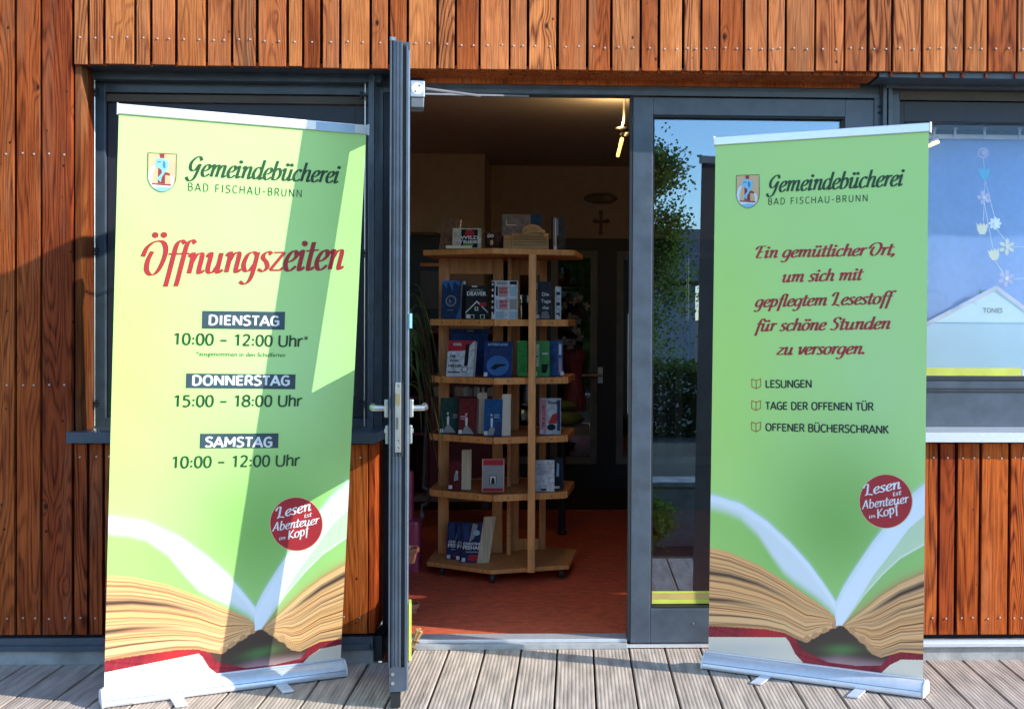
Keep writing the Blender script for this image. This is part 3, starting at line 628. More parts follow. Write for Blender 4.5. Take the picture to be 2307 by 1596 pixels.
# row 1
bk4('dark blue book with pale ring of letters, left end of the highest filled shelf', 520, 706, 665, 6.80, Z1, .03, (.02, .05, .12), 'night_blue', yaw=-.25, deco=[('poly', [(.0, .95), (.25, .78), (.3, .99), (.55, .72), (.62, .98), (.9, .85), (.95, 1), (0, 1)], 'blue'), ('disc', .5, .47, .28, .28, 'grey'), ('disc', .5, .47, .22, .22, 'navy'), ('text', 'b', .40, .42, .13, 'grey'), ('rect', .35, .22, .65, .235, 'grey'), ('poly', [(.8, .02), (1, .02), (1, .3)], 'blue')], tag_side=None)
bk4('black thriller with white outlined house on its cover', 705, 742, 870, 6.72, Z1, .035, (.012, .012, .014), 'black', yaw=.12, deco=[('text', 'JEFFERY', .18, .84, .07, 'grey', .62), ('text', 'DEAVER', .05, .70, .17, 'white', .84), ('poly', [(.0, .17), (.5, .50), (1, .17), (1, .21), (.5, .55), (0, .21)], 'white'), ('rect', .62, .38, .92, .5, 'red'), ('rect', .40, .25, .56, .36, 'white'), ('rect', .44, .27, .52, .34, 'black'), ('rect', .18, .01, .38, .13, 'white'), ('rect', .21, .02, .35, .115, 'black'), ('rect', .64, .01, .84, .13, 'white'), ('rect', .67, .02, .81, .115, 'black'), ('rect', .28, .95, .52, .99, 'white')])
bk4('thick dark book spine standing between the ring cover and the house cover', 672, 706, 708, 6.84, Z1, .03, (.03, .03, .04), 'charcoal', yaw=0, deco=[('rect', .1, .9, .9, .99, 'white')], tag_side=None)
grid = [('rect', 0, .03, .12, .97, 'black'), ('rect', .17, .03, .5, .2, 'pale'), ('rect', .3, .25, .62, .5, 'pink'), ('rect', .17, .26, .27, .5, 'pale'), ('rect', .28, .58, .62, .85, 'pink'), ('rect', .7, .03, .97, .2, 'pale'), ('rect', .7, .26, .97, .52, 'grey'), ('rect', .7, .6, .97, .85, 'pale'), ('rect', .17, .6, .25, .85, 'black'), ('rect', .2, .9, .6, .97, 'grey'), ('rect', .7, .9, .97, .98, 'black'), ('text', 'KARINA', .3, .76, .09, 'red', .3), ('text', 'EINE', .3, .67, .09, 'red', .3), ('text', 'NETTE', .32, .42, .09, 'red', .28), ('text', 'LAND', .32, .32, .09, 'red', .28)]
grid += [('disc', .05, q, .035, .05, 'white') for q in (.15, .3, .45, .6, .75, .9)]
bk4('white book with a grid of small blue and black pictures', 893, 706, 1087, 6.66, Z1, .035, (.66, .68, .72), 'white', yaw=0, deco=grid, tag_side='L')
bk4('dark book with a white lettered spine right of the fin post', 1222, 712, 1340, 6.78, Z1, .03, (.05, .055, .07), 'slate', yaw=.15, deco=[('rect', .0, .02, .14, .98, 'grey'), ('rect', .02, .5, .12, .8, 'black'), ('text', 'Die', .4, .62, .13, 'white'), ('text', 'Tage', .35, .44, .13, 'white'), ('text', 'des', .42, .27, .13, 'white'), ('poly', [(.3, .02), (.9, .02), (.75, .22), (.4, .2)], 'grey')])
bk4('slim book with teal and white mosaic spine at the right shelf end', 1366, 750, 1410, 6.80, Z1, .09, (.6, .66, .66), 'mosaic', yaw=.05, deco=[('rect', .2, .1+.16*i, .8, .2+.16*i, 'pale' if i % 2 else 'navy') for i in range(5)], tag_side='L')
# row 2
bk4('upright royal blue folder standing behind the sketch cover book', 590, 1068, 870, 6.92, Z2, .05, (.01, .055, .22), 'royal_blue', yaw=.1, lean=.05, deco=[('rect', .45, .96, .62, .985, 'grey')], tag_side=None)
bk4('white book with red top and black ink sketch on the cover', 560, 1150, 762, 6.74, Z2, .035, (.62, .62, .62), 'white', yaw=-.22, lean=.22, deco=[('poly', [(0, .7), (.62, .72), (.98, 1), (0, 1)], 'red'), ('poly', [(.66, .9), (.8, .92), (.78, .3), (.64, .28)], 'black'), ('disc', .68, .2, .13, .13, 'grey'), ('disc', .68, .2, .08, .08, 'white'), ('text', 'DIE', .1, .52, .11, 'black'), ('text', 'WAR', .1, .4, .11, 'black'), ('text', 'HELLER', .06, .26, .1, 'black', .5), ('rect', .06, .1, .5, .13, 'black'), ('text', 'KARL', .2, .86, .1, 'white')], tag_side=None)
bk4('deep blue book with a dark whale shape and title at the top', 835, 1155, 1045, 6.66, Z2, .03, (.015, .04, .16), 'deep_blue', yaw=-.12, lean=.2, deco=[('text', 'KATHRIN LANGE', .12, .88, .09, 'pale', .7), ('rect', .2, .62, .85, .8, 'navy'), ('disc', .5, .32, .40, .36, 'blue'), ('poly', [(.22, .24), (.4, .36), (.75, .37), (.8, .33), (.55, .28), (.4, .2)], 'black')])
bk4('plain bright green book left of the fin post', 1087, 1150, 1160, 6.78, Z2, .03, (.06, .42, .09), 'bright_green', yaw=.1, deco=[('rect', .1, .9, .8, .95, 'green'), ('rect', .1, .82, .8, .86, 'green'), ('rect', 0, .34, .9, .36, 'green')], tag_side=None)
bk4('green book with white upright title on its spine', 1206, 1152, 1325, 6.72, Z2, .04, (.06, .36, .10), 'leaf_green', yaw=.12, deco=[('rect', 0, .02, .42, .98, 'green'), ('vtext', 'MARC RAABE', .36, .28, .34, 'white', .62), ('rect', .5, .45, .95, .9, 'green'), ('poly', [(.5, .1), (.8, .1), (.95, .35), (.5, .35)], 'black'), ('rect', .55, .62, .9, .66, 'white')])
bk4('blue book with white lettered spine at the right shelf end', 1325, 1150, 1425, 6.80, Z2, .04, (.03, .08, .24), 'mid_blue', yaw=.1, deco=[('rect', .62, .03, .95, .97, 'blue'), ('rect', .7, .1, .88, .5, 'pink'), ('rect', .7, .6, .88, .9, 'white'), ('disc', .3, .5, .2, .3, 'navy')], tag_side='R')
# row 3
bk5('dark green novel with a pale dancer in a wide skirt', 478, 85, 610, 6.80, Z3, .035, (.02, .06, .05), 'dark_green', yaw=-.12, deco=dancer(0)+[('rect', .68, .5, .92, .54, 'grey'), ('rect', .68, .44, .92, .47, 'grey')])
bq = bk5('dark red novel with a pale dancer in a wide skirt', 606, 90, 735, 6.73, Z3, .035, (.15, .02, .02), 'dark_red', yaw=-.14, deco=dancer(0)+[('rect', .1, .48, .4, .52, 'pink'), ('rect', .1, .42, .35, .45, 'pink')])
link('pages', B().obox(Vector((ax(a5(738, 0)[0], 6.77), 6.77, Z3+.001)), (.05, .012, 0), (0, .02, .215), (0, .02, 0)), M_page, bq)
bq = bk5('bright blue novel with a pale dancer in a wide skirt', 782, 92, 908, 6.66, Z3, .035, (.015, .09, .26), 'bright_blue', yaw=-.14, deco=dancer(0)+[('rect', .55, .55, .85, .58, 'pale'), ('rect', .55, .49, .85, .52, 'pale'), ('poly', [(.5, 0), (1, 0), (1, .35), (.8, .4)], 'navy')])
link('pages', B().obox(Vector((ax(a5(909, 0)[0], 6.655), 6.652, Z3+.001)), (.045, .012, 0), (0, .024, .213), (0, .02, 0)), M_page, bq)
bk5('pink and blue paperback with a red painted figure', 1168, 88, 1315, 6.74, Z3, .03, (.45, .52, .58), 'pale_sky', yaw=.08, deco=[('rect', .0, .03, .32, .97, 'pink'), ('vtext', 'TRUE LOVE', .26, .2, .2, 'red', .6), ('text', 'Hoover', .38, .84, .13, 'black', .5), ('poly', [(.4, .3), (.6, .55), (.85, .6), (.8, .3)], 'red'), ('disc', .55, .2, .2, .15, 'black'), ('rect', .82, .1, .97, .95, 'navy')])
# row 4
bq = bk5('small dark red book with thick cream page edge', 540, 522, 628, 6.78, Z4, .04, (.12, .012, .015), 'wine_red', yaw=-.15, deco=[('poly', [(.4, .3), (.75, .35), (.7, .6), (.55, .68), (.42, .5)], 'grey'), ('disc', .62, .62, .1, .12, 'cream')])
link('pages', B().obox(Vector((ax(a5(632, 0)[0], 6.765), 6.765, Z4+.001)), (.048, .02, 0), (0, .022, .208), (0, .02, 0)), mat('cream_pages', (.60, .48, .32), .8, 0, .5, 200, .2, stretch=(9, 1, .1)), bq)
bk5('red book with pale grey panel and tiny photo on the cover', 768, 505, 925, 6.68, Z4, .03, (.42, .04, .03), 'poppy_red', yaw=0, deco=[('rect', .02, .02, .98, .98, 'cream'), ('rect', .05, .03, .95, .97, 'red'), ('rect', .05, .12, .95, .8, 'grey'), ('rect', .09, .14, .91, .78, 'grey'), ('rect', .34, .22, .64, .5, 'black'), ('rect', .37, .24, .61, .48, 'white'), ('poly', [(.4, .25), (.58, .25), (.55, .42), (.45, .44)], 'black')], tag_side=None)
bk5('white back cover with grey text lines and black code', 1120, 515, 1270, 6.70, Z4, .03, (.62, .62, .66), 'off_white', yaw=.05, deco=[('rect', .15+.03*(i % 3), .87-.045*i, .85-.04*(i % 2), .885-.045*i, 'grey') for i in range(8)]+[('rect', .25, .18, .7, .19, 'grey'), ('rect', .38, .03, .62, .1, 'black')], tag_side=None)
bk5('glossy black book with pale blue figure behind the white cover', 1262, 500, 1335, 6.80, Z4, .05, (.02, .025, .035), 'gloss_black', yaw=.2, deco=[('poly', [(.3, .4), (.55, .4), (.6, .8), (.4, .85)], 'pale'), ('rect', .1, .02, .6, .1, 'white')], tag_side=None)
# row 5: three alike
fee = lambda s: [('poly', [(.1, .45), (.35, .6), (.3, .95), (.05, .9)], 'navy'), ('poly', [(.35, .5), (.6, .62), (.75, .95), (.5, .98)], 'grey'), ('disc', .7, .75, .16, .14, 'pale'), ('text', s[0], .06, .44, .09, 'white', .85), ('text', s[1], .04, .33, .13, 'white', .92), ('rect', .2, .25, .8, .28, 'grey'), ('poly', [(.3, .05), (.95, .03), (.9, .2), (.35, .18)], 'red')]
bk5('navy romance paperback with white lettering, backmost of three overlapping', 525, 945, 680, 6.86, Z5, .02, (.02, .03, .10), 'navy_a', yaw=-.1, lean=.18, deco=fee(('CHRISTINE', 'FEEHAN')))
bk5('navy romance paperback with white lettering, middle of three overlapping', 590, 948, 745, 6.82, Z5, .02, (.02, .03, .10), 'navy_a', yaw=-.1, lean=.18, deco=fee(('CHRISTINE', 'FEEHAN')))
bq = bk5('navy romance paperback with white lettering, frontmost with thick page edge', 628, 950, 770, 6.77, Z5, .045, (.02, .03, .10), 'navy_a', yaw=-.1, lean=.18, deco=fee(('CHRISTINE', 'FEEHAN')))
link('pages', B().obox(Vector((ax(a5(742, 0)[0], 6.755), 6.755, Z5+.001)), (.062, .01, 0), (.032, .045, .235), (0, .012, 0)), mat('cream_pages', (1, 1, 1)), bq)
# on top
bk4('tan wooden backed book leaning at the left end on top', 505, 250, 640, 6.82, Z0, .02, (.30, .16, .09), 'tan', yaw=-.5, lean=.25, tag_side=None, group='books on top of the stand')
bk4('cream framed book with a red flower and white title', 605, 318, 818, 6.68, Z0, .018, (.60, .52, .40), 'cream', yaw=0, lean=.2, deco=[('rect', .3, .08, .88, .94, 'black'), ('disc', .6, .74, .17, .15, 'red'), ('disc', .55, .2, .18, .1, 'green'), ('text', 'WILD', .28, .48, .22, 'white', .62), ('text', 'TRIEBE', .22, .28, .2, 'white', .76)], tag_side=None, group='books on top of the stand')
tag(link('book_ledge', B().box(ax(a4(557, 0)[0], 6.63), ax(a4(745, 0)[0], 6.63), 6.625, 6.665, Z0+.001, Z0+.016), mat('cream_strip', (.62, .52, .36), .6)), 'thin cream paperback lying flat before the framed book', 'book')
bk4('large grey display book with blue page side behind the carved log', 975, 215, 1185, 6.92, Z0, .07, (.20, .18, .17), 'warm_grey', yaw=.1, lean=.1, deco=[('rect', .14, .72, .17, .86, 'cream'), ('rect', .14, .70, .5, .73, 'cream')], tag_side=None, group='books on top of the stand')
bk4('dark blue folder standing behind the carved log at its right', 1180, 208, 1270, 6.95, Z0, .04, (.012, .05, .13), 'folder_blue', yaw=.1, lean=.22, tag_side=None, group='books on top of the stand')
bk4('tall magazine with black and silver spine on top of the stand', 1352, 236, 1442, 6.76, Z0, .03, (.06, .055, .05), 'magazine', yaw=.35, lean=.03, deco=[('rect', .0, .1, .12, .97, 'grey'), ('rect', .16, .12, .26, .97, 'white'), ('rect', .32, .45, .42, .95, 'grey')], tag_side='L', group='books on top of the stand')
# owl figure
c = at(*a4(905, 440), 6.72); ow = thing('owl_figurine', 'small dark brown owl figurine with white eyes on top of the stand', 'figurine', (c.x, 6.72, Z0))
link('body', B().ball((c.x, 6.72, Z0+.048), .045, (.95, .8, 1.08)).ball((c.x-.03, 6.72, Z0+.085), .014).ball((c.x+.03, 6.72, Z0+.085), .014), mat('dark_felt', (.05, .018, .015), .95, 0, 1, 200, .3), ow, smooth=True)
for dx in (-.018, -.002):
    e = link('eye', B().ball((c.x+dx, 6.68, Z0+.07), .009, (1, .5, 1)), inks['white'], ow, smooth=True); link('pupil', B().ball((c.x+dx+.001, 6.675, Z0+.070), .004, (1, .5, 1)), inks['black'], e)
link('beak', B().ball((c.x-.004, 6.68, Z0+.035), .011, (.8, .6, 1.3)), mat('felt_cream', (.55, .42, .18), .9), ow, smooth=True)
link('wing', B().ball((c.x+.05, 6.73, Z0+.04), .035, (1, .5, 1)), mat('dark_felt', (1, 1, 1)), ow, smooth=True)
# carved wood
xa_, xb_ = ax(a4(985, 0)[0], 6.7), ax(a4(1315, 0)[0], 6.7)
lg = thing('carved_log', 'carved pale wooden log with curled shape on top', 'carving', ((xa_+xb_)/2, 6.7, Z0))
M_lw = mat('lime_wood', (.46, .26, .10), .6, 0, .4, 60, .2, stretch=(1, 8, 8))
link('log', B().prism([(xa_, 6.66+.0, Z0+.001)]+[(xa_+.0, 6.70-.045*math.cos(q), Z0+.001+.075*math.sin(q)) for q in [i*math.pi/8 for i in range(0, 9)]], (.04, 0, 0)).prism([(xa_+.042, 6.70-.05*math.cos(q), Z0+.001+.085*math.sin(q)) for q in [i*math.pi/8 for i in range(0, 9)]], (xb_-xa_-.043, 0, 0)), M_lw, lg, smooth=True)
for dz in (.02, .035, .05, .062): link('carved_line', B().box(xa_+.05, xb_-.01, 6.648+dz*.15, 6.652+dz*.15, Z0+dz, Z0+dz+.004), mat('wood_line', (.2, .09, .03), .7), lg)
cx2 = ax(a4(1190, 0)[0], 6.7)
link('curl', B().tube([(cx2+.035*math.cos(q)*1.2, 6.69, Z0+.098+.022*math.sin(q)) for q in [i*math.pi/8 for i in range(17)]], .012, 8).ball((cx2-.005, 6.69, Z0+.105), .022, (1.3, .8, .8)).tube([(cx2-.04, 6.69, Z0+.085), (cx2+.03, 6.67, Z0+.1), (cx2+.065, 6.68, Z0+.088)], .012, 8), M_lw, lg, smooth=True)

# ------------------------------------------------------------------ behind the stand
# red bookcase on the left
M_redc = mat('dark_red_board', (.11, .016, .022), .6)
yy = 8.3; bx0, bx1 = ax(915, yy), ax(1118, yy)
rc = thing('red_bookcase', 'dark red open bookcase behind the display stand', 'bookcase', ((bx0+bx1)/2, yy, .02))
zz0, zz1 = az(1115, yy), az(742, yy)
for x in (bx0, ax(958, yy), bx1-.022): link('side_panel', B().box(x, x+.022, yy, yy+.32, zz0, zz1), M_redc, rc)
link('back_panel', B().box(bx0+.023, bx1-.023, yy+.3, yy+.318, zz0, zz1), M_redc, rc)
for v in (745, 893, 975, 1110): link('shelf_board', B().box(bx0+.023, bx1-.023, yy+.003, yy+.299, az(v, yy)-.02, az(v, yy)), M_redc, rc)
link('door_front', B().box(ax(958, yy)+.03, bx1-.024, yy-.012, yy+.002, az(1105, yy), az(900, yy)), M_redc, rc)
bcols = [('w', (.6, .6, .58)), ('k', (.04, .04, .05)), ('b', (.3, .42, .5)), ('t', (.4, .3, .2)), ('g', (.25, .27, .27))]
for u0, u1 in ((976, 991), (1020, 1112)):
    u = u0
    while u < u1-3:
        w = random.uniform(3, 6); cn, cc_ = random.choice(bcols); hh = random.uniform(.05, .062)
        x = ax(u, yy); o = link('small_book', B().box(x, ax(u+w-.6, yy), yy+.01, yy+.12, az(893, yy)+.001, az(893, yy)+hh), mat('spine_'+cn, cc_, .5), None)
        tag(o, 'small book standing in the row on the red bookcase shelf', 'book', 'row of small books on the red bookcase'); u += w
# dark cabinet / screen upper left
yk = 8.9
cb = thing('black_cabinet', 'black framed cabinet with pale papers left of the display stand', 'cabinet', (ax(955, yk), yk, az(745, yk)))
link('carcass', B().box(ax(922, yk), ax(1000, yk), yk+.02, yk+.3, az(740, yk), az(532, yk)), mat('black_laminate', (.012, .012, .014), .4), cb)
link('top_strip', B().box(ax(925, yk), ax(985, yk), yk-.02, yk+.3, az(532, yk)+.001, az(525, yk)), mat('brown_strip', (1, 1, 1)), cb)
link('shelf_edge', B().box(ax(946, yk), ax(992, yk), yk+.0, yk+.019, az(601, yk), az(594, yk)), M_beech, cb)
link('grey_panel', B().box(ax(946, yk), ax(992, yk), yk+.0, yk+.019, az(697, yk), az(612, yk)), mat('grey_panel', (.10, .11, .12), .5), cb)
link('monitor_stand', B().box(ax(1085, 8.6), ax(1102, 8.6), 8.6, 8.61, az(1145, 8.6), az(1080, 8.6)), mat('grey_panel', (1, 1, 1)), None)
tag(bpy.data.objects['monitor_stand'], 'grey upright panel standing behind the lower shelves', 'panel')
# vase with black and white artificial blossoms, red cloth figure, table with cushion
yt = 8.1
tb = thing('small_table', 'small round table with white cloth behind the stand', 'table', (ax(1275, yt), yt, .02)); tx = ax(1268, yt); tz = az(955, yt)
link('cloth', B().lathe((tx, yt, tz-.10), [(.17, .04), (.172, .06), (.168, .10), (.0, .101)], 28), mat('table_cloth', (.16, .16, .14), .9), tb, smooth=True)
link('leg', B().lathe((tx, yt, .02), [(.03, 0), (.03, .015), (.022, .03), (.022, tz-.13)], 16), M_groove, tb)
cu_ = thing('green_cushion', 'olive green cushion roll lying on the white table cloth', 'cushion', (ax(1287, yt), yt, tz))
link('roll', B().ball((ax(1270, yt), yt-.1, tz+.045), .06, (2.2, 1.2, .75)).ball((ax(1268, yt), yt-.05, tz+.12), .055, (1.7, 1.2, .6)), mat('olive_cloth', (.16, .19, .03), .95, 0, 1, 60, .3), cu_, smooth=True)
rf = thing('red_draped_figure', 'red draped cloth figure standing behind the stand at right', 'figurine', (ax(1293, yt), yt+.2, tz))
xr_ = ax(1294, yt); prof = [(.075, 0), (.078, .06), (.058, .13), (.045, .20), (.062, .27), (.075, .31), (.05, .36), (.02, .38)]
zr0 = az(935, yt); link('gown', B().lathe((xr_, yt+.1, zr0+.02), [(r*1.0, h*1.12) for r, h in prof], 24), mat('red_cloth', (.17, .012, .02), .6, 0, .8, 40, .35, stretch=(8, 8, 1)), rf, smooth=True)
link('stand', B().lathe((xr_, yt+.1, tz+.002), [(.05, 0), (.05, .01), (.01, .015), (.01, zr0-tz+.02)], 14), M_groove, rf)
vf = thing('black_white_flowers', 'cluster of black and white artificial blossoms above the red figure', 'flowers', at(1300, 740, yt))
random.seed(9)
for i, (u, v) in enumerate([(1282, 668), (1290, 680), (1302, 672), (1318, 690), (1296, 700), (1310, 705), (1322, 712), (1285, 715), (1300, 722), (1268, 690), (1312, 728), (1298, 742), (1305, 758), (1290, 770), (1272, 768), (1262, 772), (1284, 778), (1296, 782), (1306, 690)]):
    c = at(u, v, yt-.05+random.uniform(-.05, .05)); b = B()
    for k in range(6):
        q = k*math.pi/3+random.random(); r_ = random.uniform(.025, .038); t_ = random.uniform(-.4, .4)
        e1 = Vector((math.cos(q), t_, math.sin(q))); e2 = Vector((-math.sin(q), .3, math.cos(q)))
        b.raw([c, c+e1*r_*.6+e2*r_*.35, c+e1*r_, c+e1*r_*.6-e2*r_*.35], [(0, 1, 2, 3)])
    link('blossom', b, mat('dim_petal', (.13, .13, .12), .8) if random.random() < .62 else inks['black'], vf)
for (u, v) in ((1300, 725), (1285, 700), (1312, 700)): link('stem', B().tube([(xr_, yt+.05, zr0+.42), at(u, v, yt)], .004, 5), inks['black'], vf)
# plant at the left, metal trolley pole, pink canister, pots
M_leaf = mat('strap_leaf', (.10, .17, .055), .5, 0, 0, 30, .3)
pk = thing('dracaena_plant', 'tall plant with long drooping strap leaves just inside the door', 'plant', (ax(945, 6.3), 6.3, .02))
px0 = ax(922, 6.3); top = az(740, 6.3)
random.seed(3)
for i in range(26):
    q = random.uniform(-.5, 1.3)*1.2; L_ = random.uniform(.28, .52); hz = random.uniform(-.35, .16)
    p0 = Vector((px0-.01, 6.3+random.uniform(-.05, .05), top+hz)); dirx = math.cos(q)*random.choice((1, 1, -1)); diry = math.sin(q)*.6
    pts = []; rise = random.uniform(.02, .16)
    for k in range(9):
        t = k/8; rr = L_*.42*t; pts.append(p0+Vector((dirx*rr, diry*rr-.02*t, rise*4*t*(1-t)-L_*1.1*t*t)))
    vs_ = []; fs_ = []
    for k, p in enumerate(pts):
        w = .010*math.sin(math.pi*min(1, (k+.6)/8.6))**.6; side = Vector((diry, -dirx, .3)).normalized(); vs_ += [p-side*w, p+side*w+Vector((0, 0, .002))]
        if k: fs_.append((2*k-2, 2*k-1, 2*k+1, 2*k))
    link('leaf', B().raw(vs_, fs_), M_leaf, pk)
link('stem', B().tube([(px0-.02, 6.3, .2), (px0-.015, 6.32, .7), (px0-.02, 6.3, top)], .016, 8), mat('bark', (.12, .08, .05), .9), pk)
link('pot', B().lathe((px0-.12, 6.3, .02), [(.09, 0), (.12, .2), (.13, .2), (.13, .23), (.11, .23)], 20), mat('terracotta', (.45, .17, .09), .8, 0, .3, 60), pk, smooth=True)
for u, v, r_, lab in ((925, 1232, .055, 'terracotta pot standing higher, beside the pink canister'), (925, 1357, .055, 'lower terracotta pot standing by the yellow door strip')):
    Yp = 5.95 if v > 1300 else 6.25; c = at(u, v, Yp); b = B().lathe((c.x-.015, Yp, c.z-.075), [(.034, 0), (.046, .055), (.055, .056), (.056, .075), (.048, .075), (.044, .05), (.005, .048)], 22)
    o = link('terracotta_pot', b, mat('terracotta', (1, 1, 1)), smooth=True); tag(o, lab, 'plant pot')
Yp = 6.9; pc = thing('pink_canister', 'tall translucent pink plastic canister inside behind the door edge', 'canister', (ax(905, Yp), Yp, .02))
mp_ = mat('pink_plastic', (.40, .05, .10), .35); xq = ax(946, Yp)
zt4, zm4, zb4 = az(1062, Yp), az(1172, Yp), az(1300, Yp)
link('body', B().box(xq-.14, xq, Yp, Yp+.16, zb4, zm4), mp_, pc, bevel=.025)
link('neck', B().box(xq-.12, xq-.042, Yp+.04, Yp+.12, zm4-.02, zt4), mp_, pc, bevel=.02)
Yp = 7.3; tr = thing('trolley_pole', 'grey metal pole with curved foot and castor left of the stand', 'trolley', (ax(952, Yp), Yp, .02))
link('pole', B().tube([at(962, 900, Yp), at(954, 1100, Yp)], .010, 8), mat('grey_pole', (.16, .16, .17), .35, .7), tr)
link('foot', B().tube([at(955, 1098, Yp), at(964, 1102, Yp), at(966, 1120, Yp), at(960, 1134, Yp), at(948, 1138, Yp)], .012, 8), mat('grey_pole', (1, 1, 1)), tr)
link('castor', B().lathe(at(950, 1160, Yp), [(.02, -.01), (.022, 0), (.02, .012)], 12, axis=(1, .2, 0)).tube([at(950, 1140, Yp), at(950, 1160, Yp)], .006, 6), mat('castor_grey', (.2, .2, .2), .4), tr)
link('cross_bar', B().tube([at(942, 1115, Yp), at(966, 1115, Yp)], .006, 6), mat('grey_pole', (1, 1, 1)), tr)
# straw broom leaning on the door strip
sb_ = thing('straw_broom', 'small golden straw brush leaning at the bottom of the open door', 'brush', gnd(918, 1500, .0))
random.seed(8); Yb = 4.9
strw = B(); p0 = at(917, 1483, Yb)
for i in range(34):
    a = random.uniform(-6, 7); k = random.uniform(.0, 1)
    strw.tube([p0+Vector((random.uniform(-.004, .004), random.uniform(-.01, .01), 0)), at(931+a*.6, 1448, Yb+random.uniform(-.01, .01)), at(943+a*1.2, 1410+random.uniform(0, 9)+abs(a)*.8, Yb+random.uniform(-.015, .015))], 0.003, 4)
link('bristles', strw, mat('straw', (.58, .34, .14), .8), sb_)
link('binding', B().tube([at(926, 1456, Yb-.012), at(938, 1462, Yb-.012)], .004, 6).tube([at(931, 1440, Yb-.014), at(945, 1447, Yb-.014)], .004, 6), mat('twine', (.28, .12, .04), .9), sb_)

# ------------------------------------------------------------------ behind the right window
YW = YG+.16
cx0, cx1 = ax(1990, YW), XR-.7
cu = thing('blue_curtain', 'plain blue screen hung on a rod behind the right window', 'curtain', ((cx0+cx1)/2, YW, 1.1))
ztc = az(311, YW, 2200)
b = B(); n = 60
pts = [(cx0+(cx1-cx0)*i/n, YW+.03+.002*math.sin(i*.9), ) for i in range(n+1)]
vs_ = [(x, y, z) for x, y in pts for z in (az(885, YW, 2200), ztc)]; b.raw(vs_, [(2*i, 2*i+1, 2*i+3, 2*i+2) for i in range(n)])
link('fabric', b, mat('blue_fabric', (.30, .46, .82), .85, 0, .2, 300, .04), cu)
link('hem', B().box(cx0, cx1, YW+.0, YW+.02, ztc-.004, ztc+.014), mat('hem_white', (.75, .76, .82), .6), cu)
for u in (2104, 2151, 2217, 2296, 2370, 2440):
    h0 = at(u, 308, YW-.005); link('hook', B().box(h0.x-.005, h0.x+.005, YW-.008, YW-.002, h0.z-.01, h0.z+.034).box(h0.x-.005, h0.x+.012, YW-.008, YW-.002, h0.z+.034, h0.z+.040), mat('hem_white', (1, 1, 1)), cu)
link('rod', B().tube([(cx0, YW+.02, ztc+.03), (cx1, YW+.02, ztc+.03)], .007, 8), M_groove, cu)
# pale blue board added in place of a house gable mirrored in the pane
YH = YW-.03
hs = thing('mirrored_house_board', 'pale blue board standing in for a house gable mirrored in the window, lettered TONIES', 'display board', (ax(2241, YH), YH, 1.2))
apex = at(2243, 654, YH); xl_ = ax(1985, YH); zl_ = az(745, YH, 2085)
slope = (apex.z-az(737, YH, 2085))/(apex.x-ax(2085, YH)); zL = apex.z-slope*(apex.x-xl_); xR = apex.x+(apex.x-xl_); sR = (apex.z-az(700, YH, 2306))/(ax(2306, YH)-apex.x); zR = apex.z-sR*(xR-apex.x)
zbt = az(872, YH, 2200)
M_pb = mat('pale_blue_board', (.72, .90, .92), .6, 0, 0, 60, .03)
link('board', B().prism([(xl_, YH, zbt), (xR, YH, zbt), (xR, YH, max(zR, zbt+.02)), (apex.x, YH, apex.z), (xl_, YH, zL)], (0, .012, 0)), M_pb, hs)
M_trim = mat('lilac_white', (.78, .78, .88), .6)
link('roof_trim', B().prism([(xl_, YH-.004, zL), (apex.x, YH-.004, apex.z), (apex.x, YH-.004, apex.z+.022), (xl_, YH-.004, zL+.022)], (0, .003, 0)), M_trim, hs)
link('roof_trim', B().prism([(apex.x+.001, YH-.004, apex.z), (xR, YH-.004, zR), (xR, YH-.004, zR+.022), (apex.x+.001, YH-.004, apex.z+.022)], (0, .003, 0)), M_trim, hs)
link('joint_line', B().box(xl_, xR, YH-.0012, YH-.0002, az(728, YH, 2200), az(727, YH, 2200)), mat('joint_blue', (.25, .5, .7), .6), hs)
c = at(2214, 704, YH-.002); w_, h_ = text_width('TONIES', .03); text_mesh('TONIES', .03, 'lettering', mat('dark_teal_ink', (.02, .09, .12), .6), hs, c, (1, 0, 0), (0, 0, 1), sx=(ax(2257, YH)-ax(2214, YH))/w_)
o = link('turquoise_block', B().box(ax(2212, YH), ax(2233, YH), YH+.02, YH+.04, az(680, YH), az(646, YH)), mat('turquoise', (.10, .45, .5), .6)); tag(o, 'small turquoise block sticking up behind the house board roof', 'block')
# garland of flowers
YA = YG+.05
ga = thing('flower_garland', 'hanging garland of pale paper tulips and blossoms behind the right window', 'garland', at(2215, 350, YA))
fm = {'c': mat('cream_paper', (.86, .84, .62), .7), 'b': mat('turquoise_paper', (.16, .66, .90), .7), 'w': mat('ice_paper', (.80, .90, .95), .7), 'p': mat('lilac_paper', (.58, .56, .80), .7), 'y': mat('pale_yellow_paper', (.88, .88, .70), .7)}
def petals(c, r, n, m, rot=0, inner=.35, nm='blossom'):
    c = Vector(c); pts = []
    for i in range(n*6):
        t = 2*math.pi*i/(n*6)+rot; k = inner+(1-inner)*abs(math.cos(n*(t-rot)/2))**.8; pts.append(c+Vector((math.cos(t)*r*k, 0, math.sin(t)*r*k)))
    o_ = link(nm, B().prism(pts, (0, .003, 0)), m, ga); link('flower_centre', B().lathe(c+Vector((0, -.003, 0)), [(r*.22, 0), (r*.2, .003)], 10, axis=(0, 1, 0)), fm['w'], o_); return o_
def tulip(c, r, m, rot=0):
    c = Vector(c); raw = [(-.9, .9), (-.75, -.2), (-.4, -.85), (.4, -.85), (.75, -.2), (.9, .9), (.5, .5), (.2, .95), (0, .5), (-.25, .95), (-.5, .5)]
    return link('tulip', B().prism([c+Vector(((x*math.cos(rot)-z*math.sin(rot))*r, 0, (x*math.sin(rot)+z*math.cos(rot))*r)) for x, z in raw], (0, .003, 0)), m, ga)
ks = at(2214, 345, YA); px = 1/530
